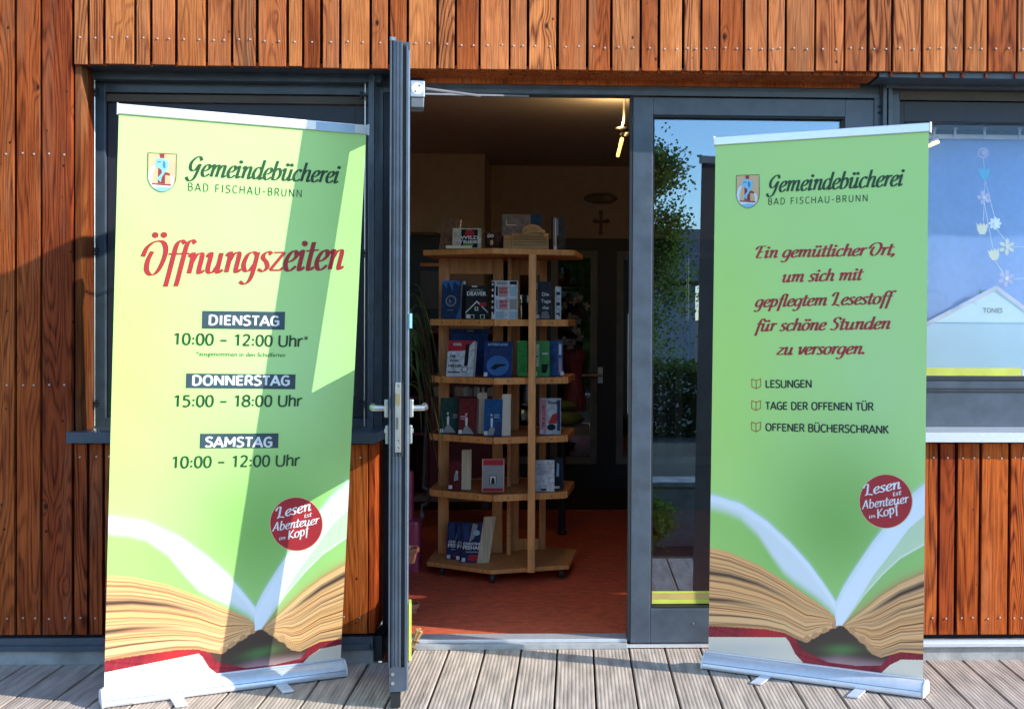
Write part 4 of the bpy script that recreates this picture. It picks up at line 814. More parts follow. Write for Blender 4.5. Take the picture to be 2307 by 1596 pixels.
link('suction_cup', B().lathe(ks, [(13*px, 0), (13*px, .003), (8*px, .004), (6*px, .01)], 20, axis=(0, -1, 0)), fm['p'], ga, smooth=True)
tulip(at(2217, 391, YA), 15*px, fm['b'], .1); petals(at(2216, 445, YA), 16*px, 5, fm['p'], .6)
tulip(at(2212, 515, YA), 15*px, fm['c']); petals(at(2241, 503, YA), 15*px, 8, fm['w'], 0, .6); petals(at(2268, 556, YA), 19*px, 6, fm['y'], .5, .2)
tulip(at(2239, 573, YA), 15*px, fm['c'], .2); petals(at(2267, 627, YA), 20*px, 6, fm['p'], .4, .2)
for pth in ([(2214, 350), (2216, 380)], [(2218, 405), (2214, 500)], [(2218, 405), (2241, 495)], [(2242, 512), (2266, 545)], [(2216, 455), (2236, 560)], [(2240, 585), (2262, 620)], [(2282, 556), (2320, 556)], [(2282, 628), (2320, 627)]):
    link('string', B().tube([at(u, v, YA+.004) for u, v in pth], .0018, 5), fm['w'], ga)
# striplight seen past the banner top
tl = thing('strip_lamp', 'short lit strip lamp beside the right banner top behind the window', 'lamp', at(2105, 325, YA+.02))
link('tube', B().tube([at(2088, 330, YA+.03), at(2114, 319, YA+.03)], .0075, 8), mat('strip_glow', (1, .75, .25), emit=.9), tl)
link('holder', B().tube([at(2096, 319, YA+.03), at(2114, 309, YA+.03)], .006, 6), fm['p'], tl)

# ------------------------------------------------------------------ left window inside: dim lamp shapes
vw = thing('dried_wreath', 'dried wreath of pale curls at the top of the left window', 'wreath', at(665, 262, YG+.3))
random.seed(5); b = B()
for i in range(26):
    c = at(640+random.uniform(-28, 60), 254+random.uniform(-9, 13), YG+.3+random.uniform(-.03, .03)); q = random.uniform(0, 6)
    b.tube([c+Vector((math.cos(q+a)*.022, .01*a, math.sin(q+a)*.014)) for a in (0, .7, 1.4, 2.1, 2.8)], .004, 5)
link('curls', b, mat('dry_leaf', (.38, .27, .15), .9), vw)

# ------------------------------------------------------------------ roll-up banners
BW, BH = .85, 2.01
def homog(src, dst):
    A = []
    for (x, y), (u, v) in zip(src, dst):
        A += [[x, y, 1, 0, 0, 0, -u*x, -u*y, -u], [0, 0, 0, x, y, 1, -v*x, -v*y, -v]]
    h = np.linalg.svd(np.array(A, float))[2][-1]; return h.reshape(3, 3)
def hap(H, p):
    p = np.atleast_2d(np.array(p, float)); q = np.c_[p, np.ones(len(p))] @ H.T; return q[:, :2]/q[:, 2:]
CORL = [(238, 1551), (771, 1478), (826, 302), (266.5, 255)]; CORR = [(1598, 1467), (2075, 1527), (2095, 300), (1606, 324)]
unit = [(0, 0), (1, 0), (1, 1), (0, 1)]
HL, HR = homog(CORL, unit), homog(CORR, unit); HRi = homog(unit, CORR)

def art_grid(nx=420, ny=780):
    s, t = np.meshgrid(np.linspace(0, 1, nx), np.r_[np.linspace(0, .38, ny-220, endpoint=False), np.linspace(.38, 1, 220)]); st = np.c_[s.ravel(), t.ravel()]
    V = hap(HRi, st); x = (V[:, 0]/.695-2000)*1.7504; y = (V[:, 1]/.695-1400)*1.7504     # zoom coordinates of the lower half
    S_, T_ = st[:, 0], st[:, 1]
    L3 = lambda r, g, b: np.array(lin(r, g, b))
    def sm(a, b, v): q = np.clip((v-a)/(b-a), 0, 1); return q*q*(3-2*q)
    def mix(c, d, k): return c*(1-k[:, None])+d*k[:, None]
    def nz(a, seed):   # smooth 1-D value noise
        r = np.random.default_rng(seed).random(4000); i = np.floor(a).astype(int); f = a-i; f = f*f*(3-2*f); return r[i % 4000]*(1-f)+r[(i+1) % 4000]*f
    c = np.tile(L3(186, 229, 138), (len(x), 1))
    c = mix(c, L3(190, 231, 112), np.exp(-((S_-.0)**2/.10+(T_-.55)**2/.10))*.75)
    c = mix(c, L3(190, 228, 138), sm(.75, 1.0, T_)*.5)
    c = mix(c, L3(188, 226, 152), np.exp(-((S_-.8)**2/.05+(T_-.52)**2/.03))*.8)
    c = mix(c, L3(132, 182, 92), np.exp(-((S_-.62)**2/.13+(T_-.27)**2/.028))*.95)
    def cv(pts): p = np.array(pts, float); return np.interp(x, p[:, 0], p[:, 1])
    # under the book: pale cover underside
    lt = cv([(525, 660), (640, 690), (800, 760), (950, 850), (1100, 950), (1200, 1020), (1265, 1085), (1290, 1100)])
    lb = cv([(525, 1100), (700, 1110), (850, 1120), (950, 1140), (1010, 1170), (1070, 1195), (1130, 1160), (1190, 1130), (1240, 1110), (1265, 1090)])
    rt = cv([(1280, 1100), (1400, 1010), (1500, 930), (1600, 870), (1730, 815)])
    rb = cv([(1280, 1105), (1340, 1160), (1400, 1210), (1440, 1260), (1490, 1280), (1600, 1250), (1730, 1262)])
    left = x < 1272
    under = (left & (y > lb-2)) | (~left & (y > rb-2))
    cu = mix(np.tile(L3(240, 222, 196), (len(x), 1)), L3(120, 112, 98), sm(1120, 1200, y)*0)
    cu = mix(cu, L3(205, 200, 190), np.exp(-((x-700)**2/90000.+(y-1230)**2/2500.))*.6)
    c = np.where(under[:, None], cu, c)
    # hollow of the spine
    hol_t = np.where(left, lb, rb)
    rib = cv([(940, 1120), (975, 1150), (1010, 1215), (1060, 1275), (1200, 1325), (1350, 1345), (1490, 1345), (1545, 1290), (1600, 1262), (1730, 1268)])
    hol = (x > 990) & (x < 1545) & (y > hol_t) & (y < rib)
    ch = mix(np.tile(L3(80, 62, 52), (len(x), 1)), L3(92, 125, 72), np.exp(-((x-1270)**2/9000.+(y-1235)**2/900.)))
    ch = mix(ch, L3(190, 150, 150), sm(1240, 1320, y-(.15*abs(x-1250)))*.9)
    c = np.where(hol[:, None], ch, c)
    # red cloth ribbon of the cover
    n2 = nz(x/9+y/31, 5)*.5+nz(x/23-y/7, 6)*.5
    red = mix(np.tile(L3(112, 26, 38), (len(x), 1)), L3(172, 46, 58), n2)
    red = mix(red, L3(205, 48, 48), np.exp(-((x-850)**2/12000.))*.8)
    lb_flat = cv([(525, 1128), (960, 1138)])
    flat = (x < 985) & (abs(y-lb_flat) < 27) & (y > lb-3) | ((x < 985) & (y > 1104+.02*(x-525)) & (y < 1160+.012*(x-525)))
    c = np.where(flat[:, None], red, c)
    ribw = np.interp(x, [960, 1010, 1200, 1500, 1560, 1730], [34, 40, 20, 22, 30, 26])
    inr = (x > 960) & (abs(y-rib) < ribw) & (y > hol_t-4)
    c = np.where(inr[:, None], red, c)
    # page stacks
    def pages(msk, top, bot, seed, fan):
        q = np.clip((y-top)/(bot-top+1e-6), 0, 1); col = np.tile(L3(240, 176, 112), (len(x), 1))
        fine = np.clip((nz(q*64+x*.0006, seed)-.5)*3.2, 0, 1); col = mix(col, L3(128, 66, 34), fine*.85); 
        col = mix(col, L3(250, 212, 160), nz(q*23+x*.002, seed+1)*.4)
        for qc, w, xr, dk in fan:
            k = np.exp(-((q-qc-.02*np.sin(x/170.))**2)/w**2)*xr(x); col = mix(col, L3(*dk), np.clip(k, 0, 1))
        return np.where(msk[:, None], col, c)
    mL = (x < 1268) & (y > lt) & (y < lb)
    f1 = lambda x: sm(1180, 700, x); f2 = lambda x: sm(1000, 560, x); f3 = lambda x: np.ones_like(x)*.55
    c = pages(mL, lt, lb, 11, [(.33, .035, f1, (82, 56, 44)), (.42, .012, f3, (120, 76, 50)), (.66, .03, f2, (92, 60, 46)), (.74, .010, f3, (120, 76, 50)), (.86, .012, f1, (110, 66, 44)), (.12, .010, f3, (150, 98, 66)), (.20, .008, f3, (130, 80, 54)), (.55, .007, f3, (150, 98, 66)), (.98, .02, f3, (70, 40, 34))])
    mR = (x > 1268) & (y > rt) & (y < rb)
    g1 = lambda x: sm(1330, 1600, x); 
    c = pages(mR, rt, rb, 31, [(.16, .05, g1, (78, 56, 46)), (.24, .012, f3, (130, 84, 56)), (.40, .010, g1, (96, 60, 40)), (.52, .012, f3, (120, 76, 50)), (.63, .010, g1, (70, 44, 34)), (.76, .008, f3, (130, 80, 54)), (.86, .010, g1, (80, 50, 36)), (.96, .015, f3, (90, 56, 40))])
    # curled page ends at the spine
    for cxs, cys, rr, n in ((1235, 1100, 20, 5), (1180, 1130, 20, 5), (1125, 1158, 22, 5), (1078, 1175, 20, 4), (1330, 1130, 18, 5), (1385, 1180, 20, 5), (1430, 1225, 20, 5), (1480, 1258, 18, 4)):
        d = np.hypot(x-cxs, y-cys); ringm = (d < rr) & ((left & (y < lb+6)) | (~left & (y < rb+6)))
        c = np.where(ringm[:, None], mix(np.tile(L3(232, 178, 124), (len(x), 1)), L3(150, 92, 56), (np.sin(d*.85+1)*.5+.5)**2), c)
    # glow of green light edges + white pages
    wt = cv([(525, 365), (700, 420), (850, 520), (980, 640), (1090, 760), (1170, 870), (1240, 975), (1268, 1075)])
    wb = cv([(525, 445), (620, 470), (700, 505), (800, 600), (880, 720), (950, 815), (1010, 865), (1130, 950), (1200, 1010), (1268, 1092)])
    mW = (x < 1270) & (y > wt) & (y < lt+4)
    k = sm(-40, 30, y-wb); wcol = mix(np.tile(L3(226, 232, 234), (len(x), 1)), L3(236, 242, 246), np.exp(-((y-wt-22)**2)/420.))
    greenback = mix(c, L3(118, 178, 70), np.where(mW, .35, 0)*np.ones(len(x)))
    c = np.where(mW[:, None], wcol*(1-k[:, None])+greenback*k[:, None], c)
    c = mix(c, L3(206, 224, 232), np.where((x < 1270) & (y <= wt), np.exp(-(wt-y)/9.), 0))
    rl = cv([(1240, 972), (1280, 890), (1350, 780), (1440, 650), (1540, 520), (1640, 400), (1735, 322)])
    rr_ = cv([(1272, 1100), (1290, 1070), (1370, 950), (1450, 820), (1560, 680), (1650, 560), (1735, 490)])
    mw = (x > 1238) & (y > rl) & (y < rt+3)
    kk = sm(-4, 16, y-rr_)
    base = mix(c, L3(150, 196, 112), np.where(mw, .55, 0))
    r3 = cv([(1290, 1082), (1400, 930), (1500, 820), (1600, 730), (1735, 655)])
    base = mix(base, L3(232, 238, 220), np.where(mw & (y > rr_) & (y < r3), .55, 0))
    base = mix(base, L3(240, 240, 225), np.where(mw, np.exp(-((y-r3)/6.)**2)*.9, 0))
    base = mix(base, L3(196, 120, 84), np.where(mw, np.exp(-np.clip(rt-y, 0, 999)/26.)*.75, 0))
    wc2 = mix(np.tile(L3(222, 232, 232), (len(x), 1)), L3(236, 242, 248), sm(0, 60, y-rl))
    c = np.where(mw[:, None], wc2*(1-kk[:, None])+base*kk[:, None], c)
    c = mix(c, L3(200, 222, 226), np.where((x > 1238) & (y <= rl), np.exp(-(rl-y)/11.)*.9, 0))
    return s, t, c, nx, ny

def fab_mat():
    M = bpy.data.materials.new('banner_print'); M.use_nodes = True; N, L = nt(M); p = N['Principled BSDF']
    a = N.new('ShaderNodeAttribute'); a.attribute_name = 'art'; L.new(a.outputs['Color'], p.inputs['Base Color'])
    p.inputs['Roughness'].default_value = .5; p.inputs['Specular IOR Level'].default_value = .35
    n = N.new('ShaderNodeTexNoise'); n.inputs['Scale'].default_value = 3.5; n.inputs['Detail'].default_value = 1
    tc = N.new('ShaderNodeTexCoord'); L.new(tc.outputs['Object'], n.inputs['Vector'])
    b = N.new('ShaderNodeBump'); b.inputs['Strength'].default_value = .5; b.inputs['Distance'].default_value = .02
    L.new(n.outputs[0], b.inputs['Height']); L.new(b.outputs[0], p.inputs['Normal']); return M
M_print = fab_mat()
M_back = mat('banner_back_grey', (.16, .15, .15), .7)
gs, gt, gc, NX, NY = art_grid()
M_base_alu = mat('cassette_aluminium', (.74, .75, .77), .28, .35, .05, 300, .05)
M_red = mat('print_red', lin(176, 34, 44), .5); M_dgreen = mat('print_dark_green', lin(30, 74, 34), .5); M_navyp = mat('print_navy', lin(52, 76, 84), .5)
M_pw = mat('print_white', (.82, .82, .82), .5); M_blackp = mat('print_black', (.02, .02, .02), .5); M_gold = mat('print_pale_gold', lin(232, 196, 150), .5)
M_peach = mat('print_peach', lin(222, 184, 138), .5); M_lb = mat('print_light_blue', lin(140, 200, 226), .5); M_mb = mat('print_mid_blue', lin(70, 130, 180), .5); M_ol = mat('print_olive', lin(96, 110, 60), .5); M_rb = mat('print_brick', lin(150, 44, 40), .5)

# ---- brush script glyphs: x-height 1
GL = {
 'n': (.82, [[(.02, .82), (.13, 1), (.19, .9), (.19, 0)], [(.19, .5), (.32, .88), (.5, 1), (.6, .85), (.6, .15), (.68, .0), (.84, .14)]]),
 'm': (1.24, [[(.02, .82), (.13, 1), (.19, .9), (.19, 0)], [(.19, .5), (.32, .88), (.47, 1), (.57, .85), (.57, 0)], [(.57, .5), (.72, .88), (.88, 1), (.99, .85), (.99, .15), (1.07, 0), (1.22, .14)]]),
 'i': (.42, [[(.0, .78), (.12, 1), (.17, .9), (.17, .15), (.25, 0), (.42, .16)]]),
 'u': (.86, [[(.0, .8), (.12, 1), (.17, .88), (.17, .2), (.3, 0), (.47, .1), (.6, .4)], [(.62, 1), (.62, .15), (.7, 0), (.86, .15)]]),
 'e': (.62, [[(.12, .42), (.38, .52), (.53, .76), (.42, 1), (.22, .9), (.1, .6), (.1, .3), (.22, .04), (.4, 0), (.62, .22)]]),
 'g': (.78, [[(.6, .85), (.42, 1), (.2, .9), (.1, .6), (.1, .3), (.24, .05), (.42, .08), (.6, .4)], [(.62, 1), (.6, 0), (.52, -.45), (.32, -.62), (.08, -.48)]]),
 's': (.56, [[(.5, .85), (.36, 1), (.17, .9), (.14, .7), (.35, .46), (.44, .2), (.28, 0), (.02, .12)]]),
 't': (.46, [[(.18, 1.45), (.18, .2), (.28, 0), (.46, .15)], [(-.1, .99), (.5, 1.03)]]),
 'f': (.46, [[(.62, 1.5), (.45, 1.66), (.28, 1.5), (.24, 1.1), (.22, 0), (.2, -.62)], [(.0, 1), (.46, 1)]]),
 'h': (.82, [[(.17, 1.65), (.17, 0)], [(.17, .5), (.3, .88), (.48, 1), (.6, .85), (.6, .15), (.68, 0), (.84, .14)]]),
 'd': (.82, [[(.58, .85), (.42, 1), (.2, .9), (.1, .6), (.1, .3), (.22, .04), (.4, .05), (.6, .4)], [(.62, 1.65), (.62, .15), (.7, 0), (.86, .15)]]),
 'a': (.82, [[(.58, .85), (.42, 1), (.2, .9), (.1, .6), (.1, .3), (.22, .04), (.4, .05), (.6, .4)], [(.62, 1), (.62, .15), (.7, 0), (.86, .15)]]),
 'b': (.74, [[(.14, 1.65), (.14, .2), (.28, 0), (.5, .1), (.62, .45), (.54, .85), (.36, 1), (.16, .75)]]),
 'c': (.58, [[(.54, .82), (.38, 1), (.2, .88), (.1, .6), (.1, .3), (.22, .04), (.4, 0), (.6, .18)]]),
 'r': (.52, [[(.02, .82), (.13, 1), (.18, .9), (.17, 0)], [(.17, .5), (.28, .88), (.42, 1), (.52, .9)]]),
 'o': (.72, [[(.36, 1), (.16, .86), (.08, .5), (.16, .12), (.35, 0), (.55, .14), (.63, .5), (.56, .86), (.36, 1)]]),
 'l': (.42, [[(.17, 1.65), (.17, .15), (.25, 0), (.42, .16)]]),
 'p': (.76, [[(.0, .8), (.12, 1), (.17, .9), (.14, -.62)], [(.16, .6), (.3, .95), (.48, .97), (.62, .6), (.55, .12), (.36, 0), (.17, .18)]]),
 'v': (.64, [[(.0, .85), (.1, 1), (.16, .8), (.28, .02), (.48, .45), (.58, 1), (.64, .92)]]),
 'z': (.62, [('L', [(.04, .95), (.54, .95), (.04, .05), (.5, .03), (.62, .16)])]),
 'G': (.95, [[(.76, 1.3), (.6, 1.6), (.34, 1.55), (.1, 1.15), (.1, .7), (.3, .42), (.54, .55), (.68, .95)], [(.74, 1.02), (.64, .0), (.46, -.4), (.2, -.4), (.02, -.12)]]),
 'O': (.92, [[(-.18, .9), (-.08, 1.35), (.2, 1.62), (.55, 1.6), (.76, 1.2), (.74, .6), (.58, .1), (.34, .0), (.12, .25), (.08, .7), (.18, 1.15)]]),
 'E': (.86, [[(-.1, 1.15), (.05, 1.55), (.35, 1.6), (.78, 1.6)], ('L', [(.34, 1.55), (.22, .02), (.72, .05)]), ('L', [(.28, .85), (.62, .85)])]),
 'L': (.84, [[(-.12, 1.15), (.0, 1.6), (.28, 1.6), (.3, 1.2), (.26, .25), (.12, 0), (.4, .08), (.8, -.12)]]),
 'S': (.80, [[(.74, 1.3), (.52, 1.63), (.22, 1.5), (.2, 1.1), (.5, .8), (.6, .4), (.4, 0), (.04, .12)]]),
 'A': (.85, [('L', [(.0, -.02), (.42, 1.55), (.72, -.02)]), ('L', [(.1, .5), (.72, .55)])]),
 'K': (.85, [('L', [(.17, 1.6), (.12, 0)]), ('L', [(.75, 1.5), (.17, .7), (.8, .0)])]),
 'ſ': (.3, []), ',': (.3, [[(.16, .12), (.14, -.1), (.02, -.28)]]), '.': (.3, []), ' ': (.42, [])}
for ch_, bs in (('ö', 'o'), ('ü', 'u'), ('Ö', 'O')): GL[ch_] = GL[bs]
def catmull(p, n=5):
    p = [np.array(q, float) for q in p]
    if len(p) < 3: return p
    P_ = [2*p[0]-p[1]]+p+[2*p[-1]-p[-2]]; out = []
    for i in range(1, len(P_)-2):
        for k in range(n):
            t = k/n; a, b, c, d = P_[i-1:i+3]; out.append(.5*((2*b)+(c-a)*t+(2*a-5*b+4*c-d)*t*t+(3*b-a-3*c+d)*t**3))
    return out+[p[-1]]
def script(body, thick=.20, thin=.075, slant=.24, gap=.0):
    """-> 2-D strips [(points left, points right)] and the advance width"""
    x = 0; strips = []
    for ch in body:
        adv, st = GL[ch]
        sts = list(st)
        for s in sts:
            if isinstance(s, tuple): pts = [np.array(q, float) for q in s[1]]; pts = [pts[0]+(pts[1]-pts[0])*0]+pts[1:]; dens = []
            else: pts = catmull(s); dens = []
            if isinstance(s, tuple):
                for a, b in zip(pts[:-1], pts[1:]): dens.append([a, a+(b-a)*.5, b])
                segs = dens
            else: segs = [pts]
            for pl_ in segs:
                Lp, Rp = [], []
                for i, q in enumerate(pl_):
                    d = pl_[min(i+1, len(pl_)-1)]-pl_[max(i-1, 0)]; d = d/(np.hypot(*d)+1e-9); v = abs(d[1]*.92+d[0]*-.18)
                    w = thin+(thick-thin)*min(1, v)**1.6; nr = np.array([-d[1], d[0]])*w/2
                    Lp.append(q+nr); Rp.append(q-nr)
                strips.append(([(x+q[0]+q[1]*slant, q[1]) for q in Lp], [(x+q[0]+q[1]*slant, q[1]) for q in Rp]))
        dots = []
        if ch == 'i': dots = [(.17, 1.38)]
        if ch in 'ü': dots = [(.24, 1.36), (.54, 1.36)]
        if ch == 'ö': dots = [(.2, 1.36), (.5, 1.36)]
        if ch == 'Ö': dots = [(.14, 1.95), (.52, 1.95)]
        if ch == '.': dots = [(.12, .1)]
        if ch == ',': dots = [(.14, .08)]
        for dx, dz in dots:
            r = thick*.62; a = [(x+dx+dz*slant+r*math.cos(q), dz+r*math.sin(q)) for q in [math.pi/2+i*math.pi/8 for i in range(9)]]; b = [(x+dx+dz*slant+r*math.cos(q), dz+r*math.sin(q)) for q in [math.pi/2-i*math.pi/8 for i in range(9)]]
            strips.append((a, b))
        x += adv+gap
    return strips, x

SG = {
 'A': (.74, [('L', [(.02, 0), (.37, 1), (.72, 0)]), ('L', [(.14, .3), (.60, .3)])]),
 'B': (.66, [('L', [(.1, 0), (.1, 1)]), [(.1, .98), (.38, .98), (.53, .88), (.54, .72), (.48, .58), (.34, .53), (.1, .53)], [(.1, .53), (.40, .53), (.57, .42), (.59, .27), (.55, .1), (.38, .02), (.1, .02)]]),
 'C': (.66, [[(.62, .86), (.5, .96), (.38, .99), (.16, .86), (.08, .5), (.16, .14), (.38, .01), (.5, .04), (.62, .14)]]),
 'D': (.74, [('L', [(.1, 0), (.1, 1)]), [(.1, .98), (.34, .98), (.57, .85), (.65, .5), (.57, .15), (.34, .02), (.1, .02)]]),
 'E': (.60, [('L', [(.1, 0), (.1, 1)]), ('L', [(.1, .95), (.55, .95)]), ('L', [(.1, .52), (.50, .52)]), ('L', [(.1, .05), (.56, .05)])]),
 'F': (.56, [('L', [(.1, 0), (.1, 1)]), ('L', [(.1, .95), (.54, .95)]), ('L', [(.1, .5), (.48, .5)])]),
 'G': (.72, [[(.62, .86), (.5, .96), (.38, .99), (.16, .86), (.08, .5), (.16, .14), (.38, .01), (.52, .04), (.63, .14)], ('L', [(.40, .48), (.64, .48), (.64, .1)])]),
 'H': (.76, [('L', [(.1, 0), (.1, 1)]), ('L', [(.66, 0), (.66, 1)]), ('L', [(.1, .52), (.66, .52)])]),
 'I': (.30, [('L', [(.15, 0), (.15, 1)])]),
 'K': (.66, [('L', [(.1, 0), (.1, 1)]), ('L', [(.58, 1), (.12, .48)]), ('L', [(.24, .6), (.62, 0)])]),
 'L': (.54, [('L', [(.1, 0), (.1, 1)]), ('L', [(.1, .05), (.52, .05)])]),
 'M': (.90, [('L', [(.1, 0), (.1, 1)]), ('L', [(.1, .98), (.45, .32), (.8, .98)]), ('L', [(.8, 1), (.8, 0)])]),
 'N': (.78, [('L', [(.1, 0), (.1, 1)]), ('L', [(.12, .97), (.66, .03)]), ('L', [(.68, 0), (.68, 1)])]),
 'O': (.80, [[(.4, .99), (.17, .87), (.08, .5), (.17, .13), (.4, .01), (.63, .13), (.72, .5), (.63, .87), (.4, .99)]]),
 'R': (.66, [('L', [(.1, 0), (.1, 1)]), [(.1, .98), (.38, .98), (.54, .88), (.56, .73), (.5, .56), (.36, .49), (.1, .49)], ('L', [(.34, .5), (.62, 0)])]),
 'S': (.60, [[(.53, .87), (.42, .97), (.28, .99), (.12, .9), (.09, .74), (.2, .58), (.43, .46), (.54, .28), (.45, .08), (.27, .01), (.14, .03), (.04, .12)]]),
 'T': (.60, [('L', [(.3, 0), (.3, 1)]), ('L', [(.01, .95), (.59, .95)])]),
 'U': (.76, [[(.1, 1), (.1, .4), (.16, .1), (.38, .01), (.6, .1), (.66, .4), (.66, 1)]]),
 'h': (.60, [('L', [(.1, 0), (.1, 1.05)]), [(.1, .5), (.2, .68), (.36, .74), (.48, .66), (.51, .48), (.51, 0)]]),
 'r': (.42, [('L', [(.1, 0), (.1, .74)]), [(.1, .48), (.2, .66), (.3, .73), (.42, .73)]]),
 '0': (.62, [[(.31, .99), (.14, .86), (.08, .5), (.14, .14), (.31, .01), (.48, .14), (.54, .5), (.48, .86), (.31, .99)]]),
 '1': (.62, [('L', [(.14, .82), (.36, .96)]), ('L', [(.36, 1), (.36, 0)])]),
 '2': (.62, [[(.08, .84), (.18, .96), (.3, .99), (.47, .9), (.49, .7), (.38, .45), (.08, .06)], ('L', [(.06, .05), (.54, .05)])]),
 '5': (.62, [('L', [(.5, .95), (.15, .95)]), ('L', [(.15, .97), (.13, .56)]), [(.13, .58), (.28, .62), (.46, .52), (.52, .3), (.42, .08), (.24, .01), (.06, .06)]]),
 '8': (.62, [[(.31, .53), (.12, .64), (.12, .88), (.31, .99), (.5, .88), (.5, .64), (.31, .53), (.09, .4), (.08, .14), (.31, .01), (.54, .14), (.53, .4), (.31, .53)]]),
 '–': (.60, [('L', [(.08, .42), (.52, .42)])]), '-': (.45, [('L', [(.06, .42), (.38, .42)])]),
 '*': (.5, [('L', [(.25, .3), (.25, .9)]), ('L', [(.0, .45), (.5, .75)]), ('L', [(.0, .75), (.5, .45)])]),
 ':': (.28, []), ' ': (.32, [])}
SG['Ü'] = SG['U']
def sans_strips(body, w, gap):
    x = 0; strips = []
    for ch in body:
        adv, st = SG[ch]
        for s in st:
            if isinstance(s, tuple):
                p = [np.array(q, float) for q in s[1]]; segs = []
                for a, b in zip(p[:-1], p[1:]):
                    d = (b-a)/np.hypot(*(b-a)); e = d*(w*.25 if len(p) > 2 else 0); segs.append([a-e, b+e])
            else: segs = [catmull(s)]
            for pl_ in segs:
                Lp, Rp = [], []
                for i, q in enumerate(pl_):
                    d = pl_[min(i+1, len(pl_)-1)]-pl_[max(i-1, 0)]; d = d/(np.hypot(*d)+1e-9); nr = np.array([-d[1], d[0]])*w/2; Lp.append(q+nr); Rp.append(q-nr)
                strips.append(([(x+q[0], q[1]) for q in Lp], [(x+q[0], q[1]) for q in Rp]))
        for dx, dz in {':': [(.14, .12), (.14, .56)], 'Ü': [(.24, 1.2), (.52, 1.2)]}.get(ch, []):
            r_ = w*.58; strips.append(([(x+dx+r_*math.cos(q), dz+r_*math.sin(q)) for q in [math.pi/2+i*math.pi/6 for i in range(7)]], [(x+dx+r_*math.cos(q), dz+r_*math.sin(q)) for q in [math.pi/2-i*math.pi/6 for i in range(7)]]))
        x += adv+gap
    return strips, x-gap
def banner(label, bx, by, yaw, tilt, roll, left):
    d = Vector((math.cos(yaw), math.sin(yaw), 0)); n = Vector((-math.sin(yaw), math.cos(yaw), 0))
    up = Vector((0, 0, 1))*math.cos(tilt)+n*math.sin(tilt); d2 = d*math.cos(roll)+up*math.sin(roll); up2 = up*math.cos(roll)-d*math.sin(roll); nf = d2.cross(up2)   # nf towards the camera
    if nf.y > 0: nf = -nf
    o = Vector((bx, by, 0)); b0 = o+Vector((0, 0, .060))-d*(BW/2)
    W_ = lambda s, t, off=0: b0+d2*(BW*s)+up2*(BH*t)+nf*off
    root = thing('roll_up_banner', label, 'banner', o, 'roll-up banners beside the library door')
    # print
    s, t = gs.ravel(), gt.ravel(); co = np.array(b0)[None]+np.outer(s*BW, np.array(d2))+np.outer(t*BH, np.array(up2))
    me = bpy.data.meshes.new('banner_print'); idx = np.arange(NX*NY).reshape(NY, NX); q = np.stack([idx[:-1, :-1], idx[:-1, 1:], idx[1:, 1:], idx[1:, :-1]], -1).reshape(-1, 4)
    me.vertices.add(len(co)); me.vertices.foreach_set('co', co.ravel()); me.loops.add(q.size); me.loops.foreach_set('vertex_index', q.ravel()); me.polygons.add(len(q)); me.polygons.foreach_set('loop_start', np.arange(0, q.size, 4)); me.update(); me.validate()
    ca = me.color_attributes.new('art', 'FLOAT_COLOR', 'POINT'); ca.data.foreach_set('color', np.c_[gc, np.ones(len(gc))].astype(np.float32).ravel())
    me.materials.append(M_print); pr = bpy.data.objects.new('banner_print', me); COL.objects.link(pr); setp(pr, root); WM[pr.name] = Vector()
    link('banner_backing', B().obox(W_(0, 0, -.0012), d2*BW, up2*BH, nf*.0008), M_back, root)
    # rails
    link('top_rail', B().obox(W_(-.006, 1, -.008), d2*(BW*1.012), up2*.034, nf*.016), M_alu, root, bevel=.003)
    for sx_ in (-.008, 1.006): link('end_cap', B().obox(W_(sx_, 1, -.010)-up2*.003, d2*.0035, up2*.040, nf*.020), M_white, root, bevel=.001)
    if left: link('clear_clip', B().obox(W_(.78, 1, .0085)+up2*.001, d2*(BW*.165), up2*.030, nf*.0015), mat('clear_blue_plastic', (.42, .55, .68), .3), root)
    nb = -n; cz = Vector((0, 0, 1)); c0 = o-d*(BW/2+.007)
    prof = [(.050, .012), (.046, .004), (-.040, .004), (-.048, .022), (-.038, .044), (-.010, .057), (.010, .059), (.022, .054), (.040, .040), (.048, .026)]
    link('cassette', B().prism([c0+nb*a+cz*z_ for a, z_ in prof], d*(BW+.014)), M_base_alu, root, bevel=.002, smooth=True)
    link('cassette_lip', B().obox(c0+nb*.0+cz*.0595, d*(BW+.014), nb*.008, cz*.007), M_alu, root, bevel=.001)
    link('cassette_groove', B().obox(c0+nb*.0475+cz*.027, d*(BW+.014), nb*.0016, cz*.002), mat('print_shadow', (.25, .26, .28), .4), root)
    for k_, x_ in enumerate((-.006, BW+.0145)): link('cassette_cap', B().prism([c0+d*x_+nb*a*1.04+cz*(z_*1.06-.001) for a, z_ in prof], d*.0065), M_white, root, bevel=.001)
    for q_ in (.30, .74):
        f0 = o-d*(BW/2)+d*(BW*q_)+nb*.046
        if left: f0 = o-d*(BW/2)+d*(BW*(q_-.02))+nb*.046
        link('foot', B().obox(f0-d*.022+cz*.002, nb*.105, d*.044, cz*.007), M_base_alu, root, bevel=.002)
    # ---- print on the fabric
    H_ = HL if left else HR
    def st(u, v): q = hap(H_, [(u, v)])[0]; return float(q[0]), float(q[1])
    def pt(u, v, off): q = st(u, v); return W_(q[0], q[1], off)
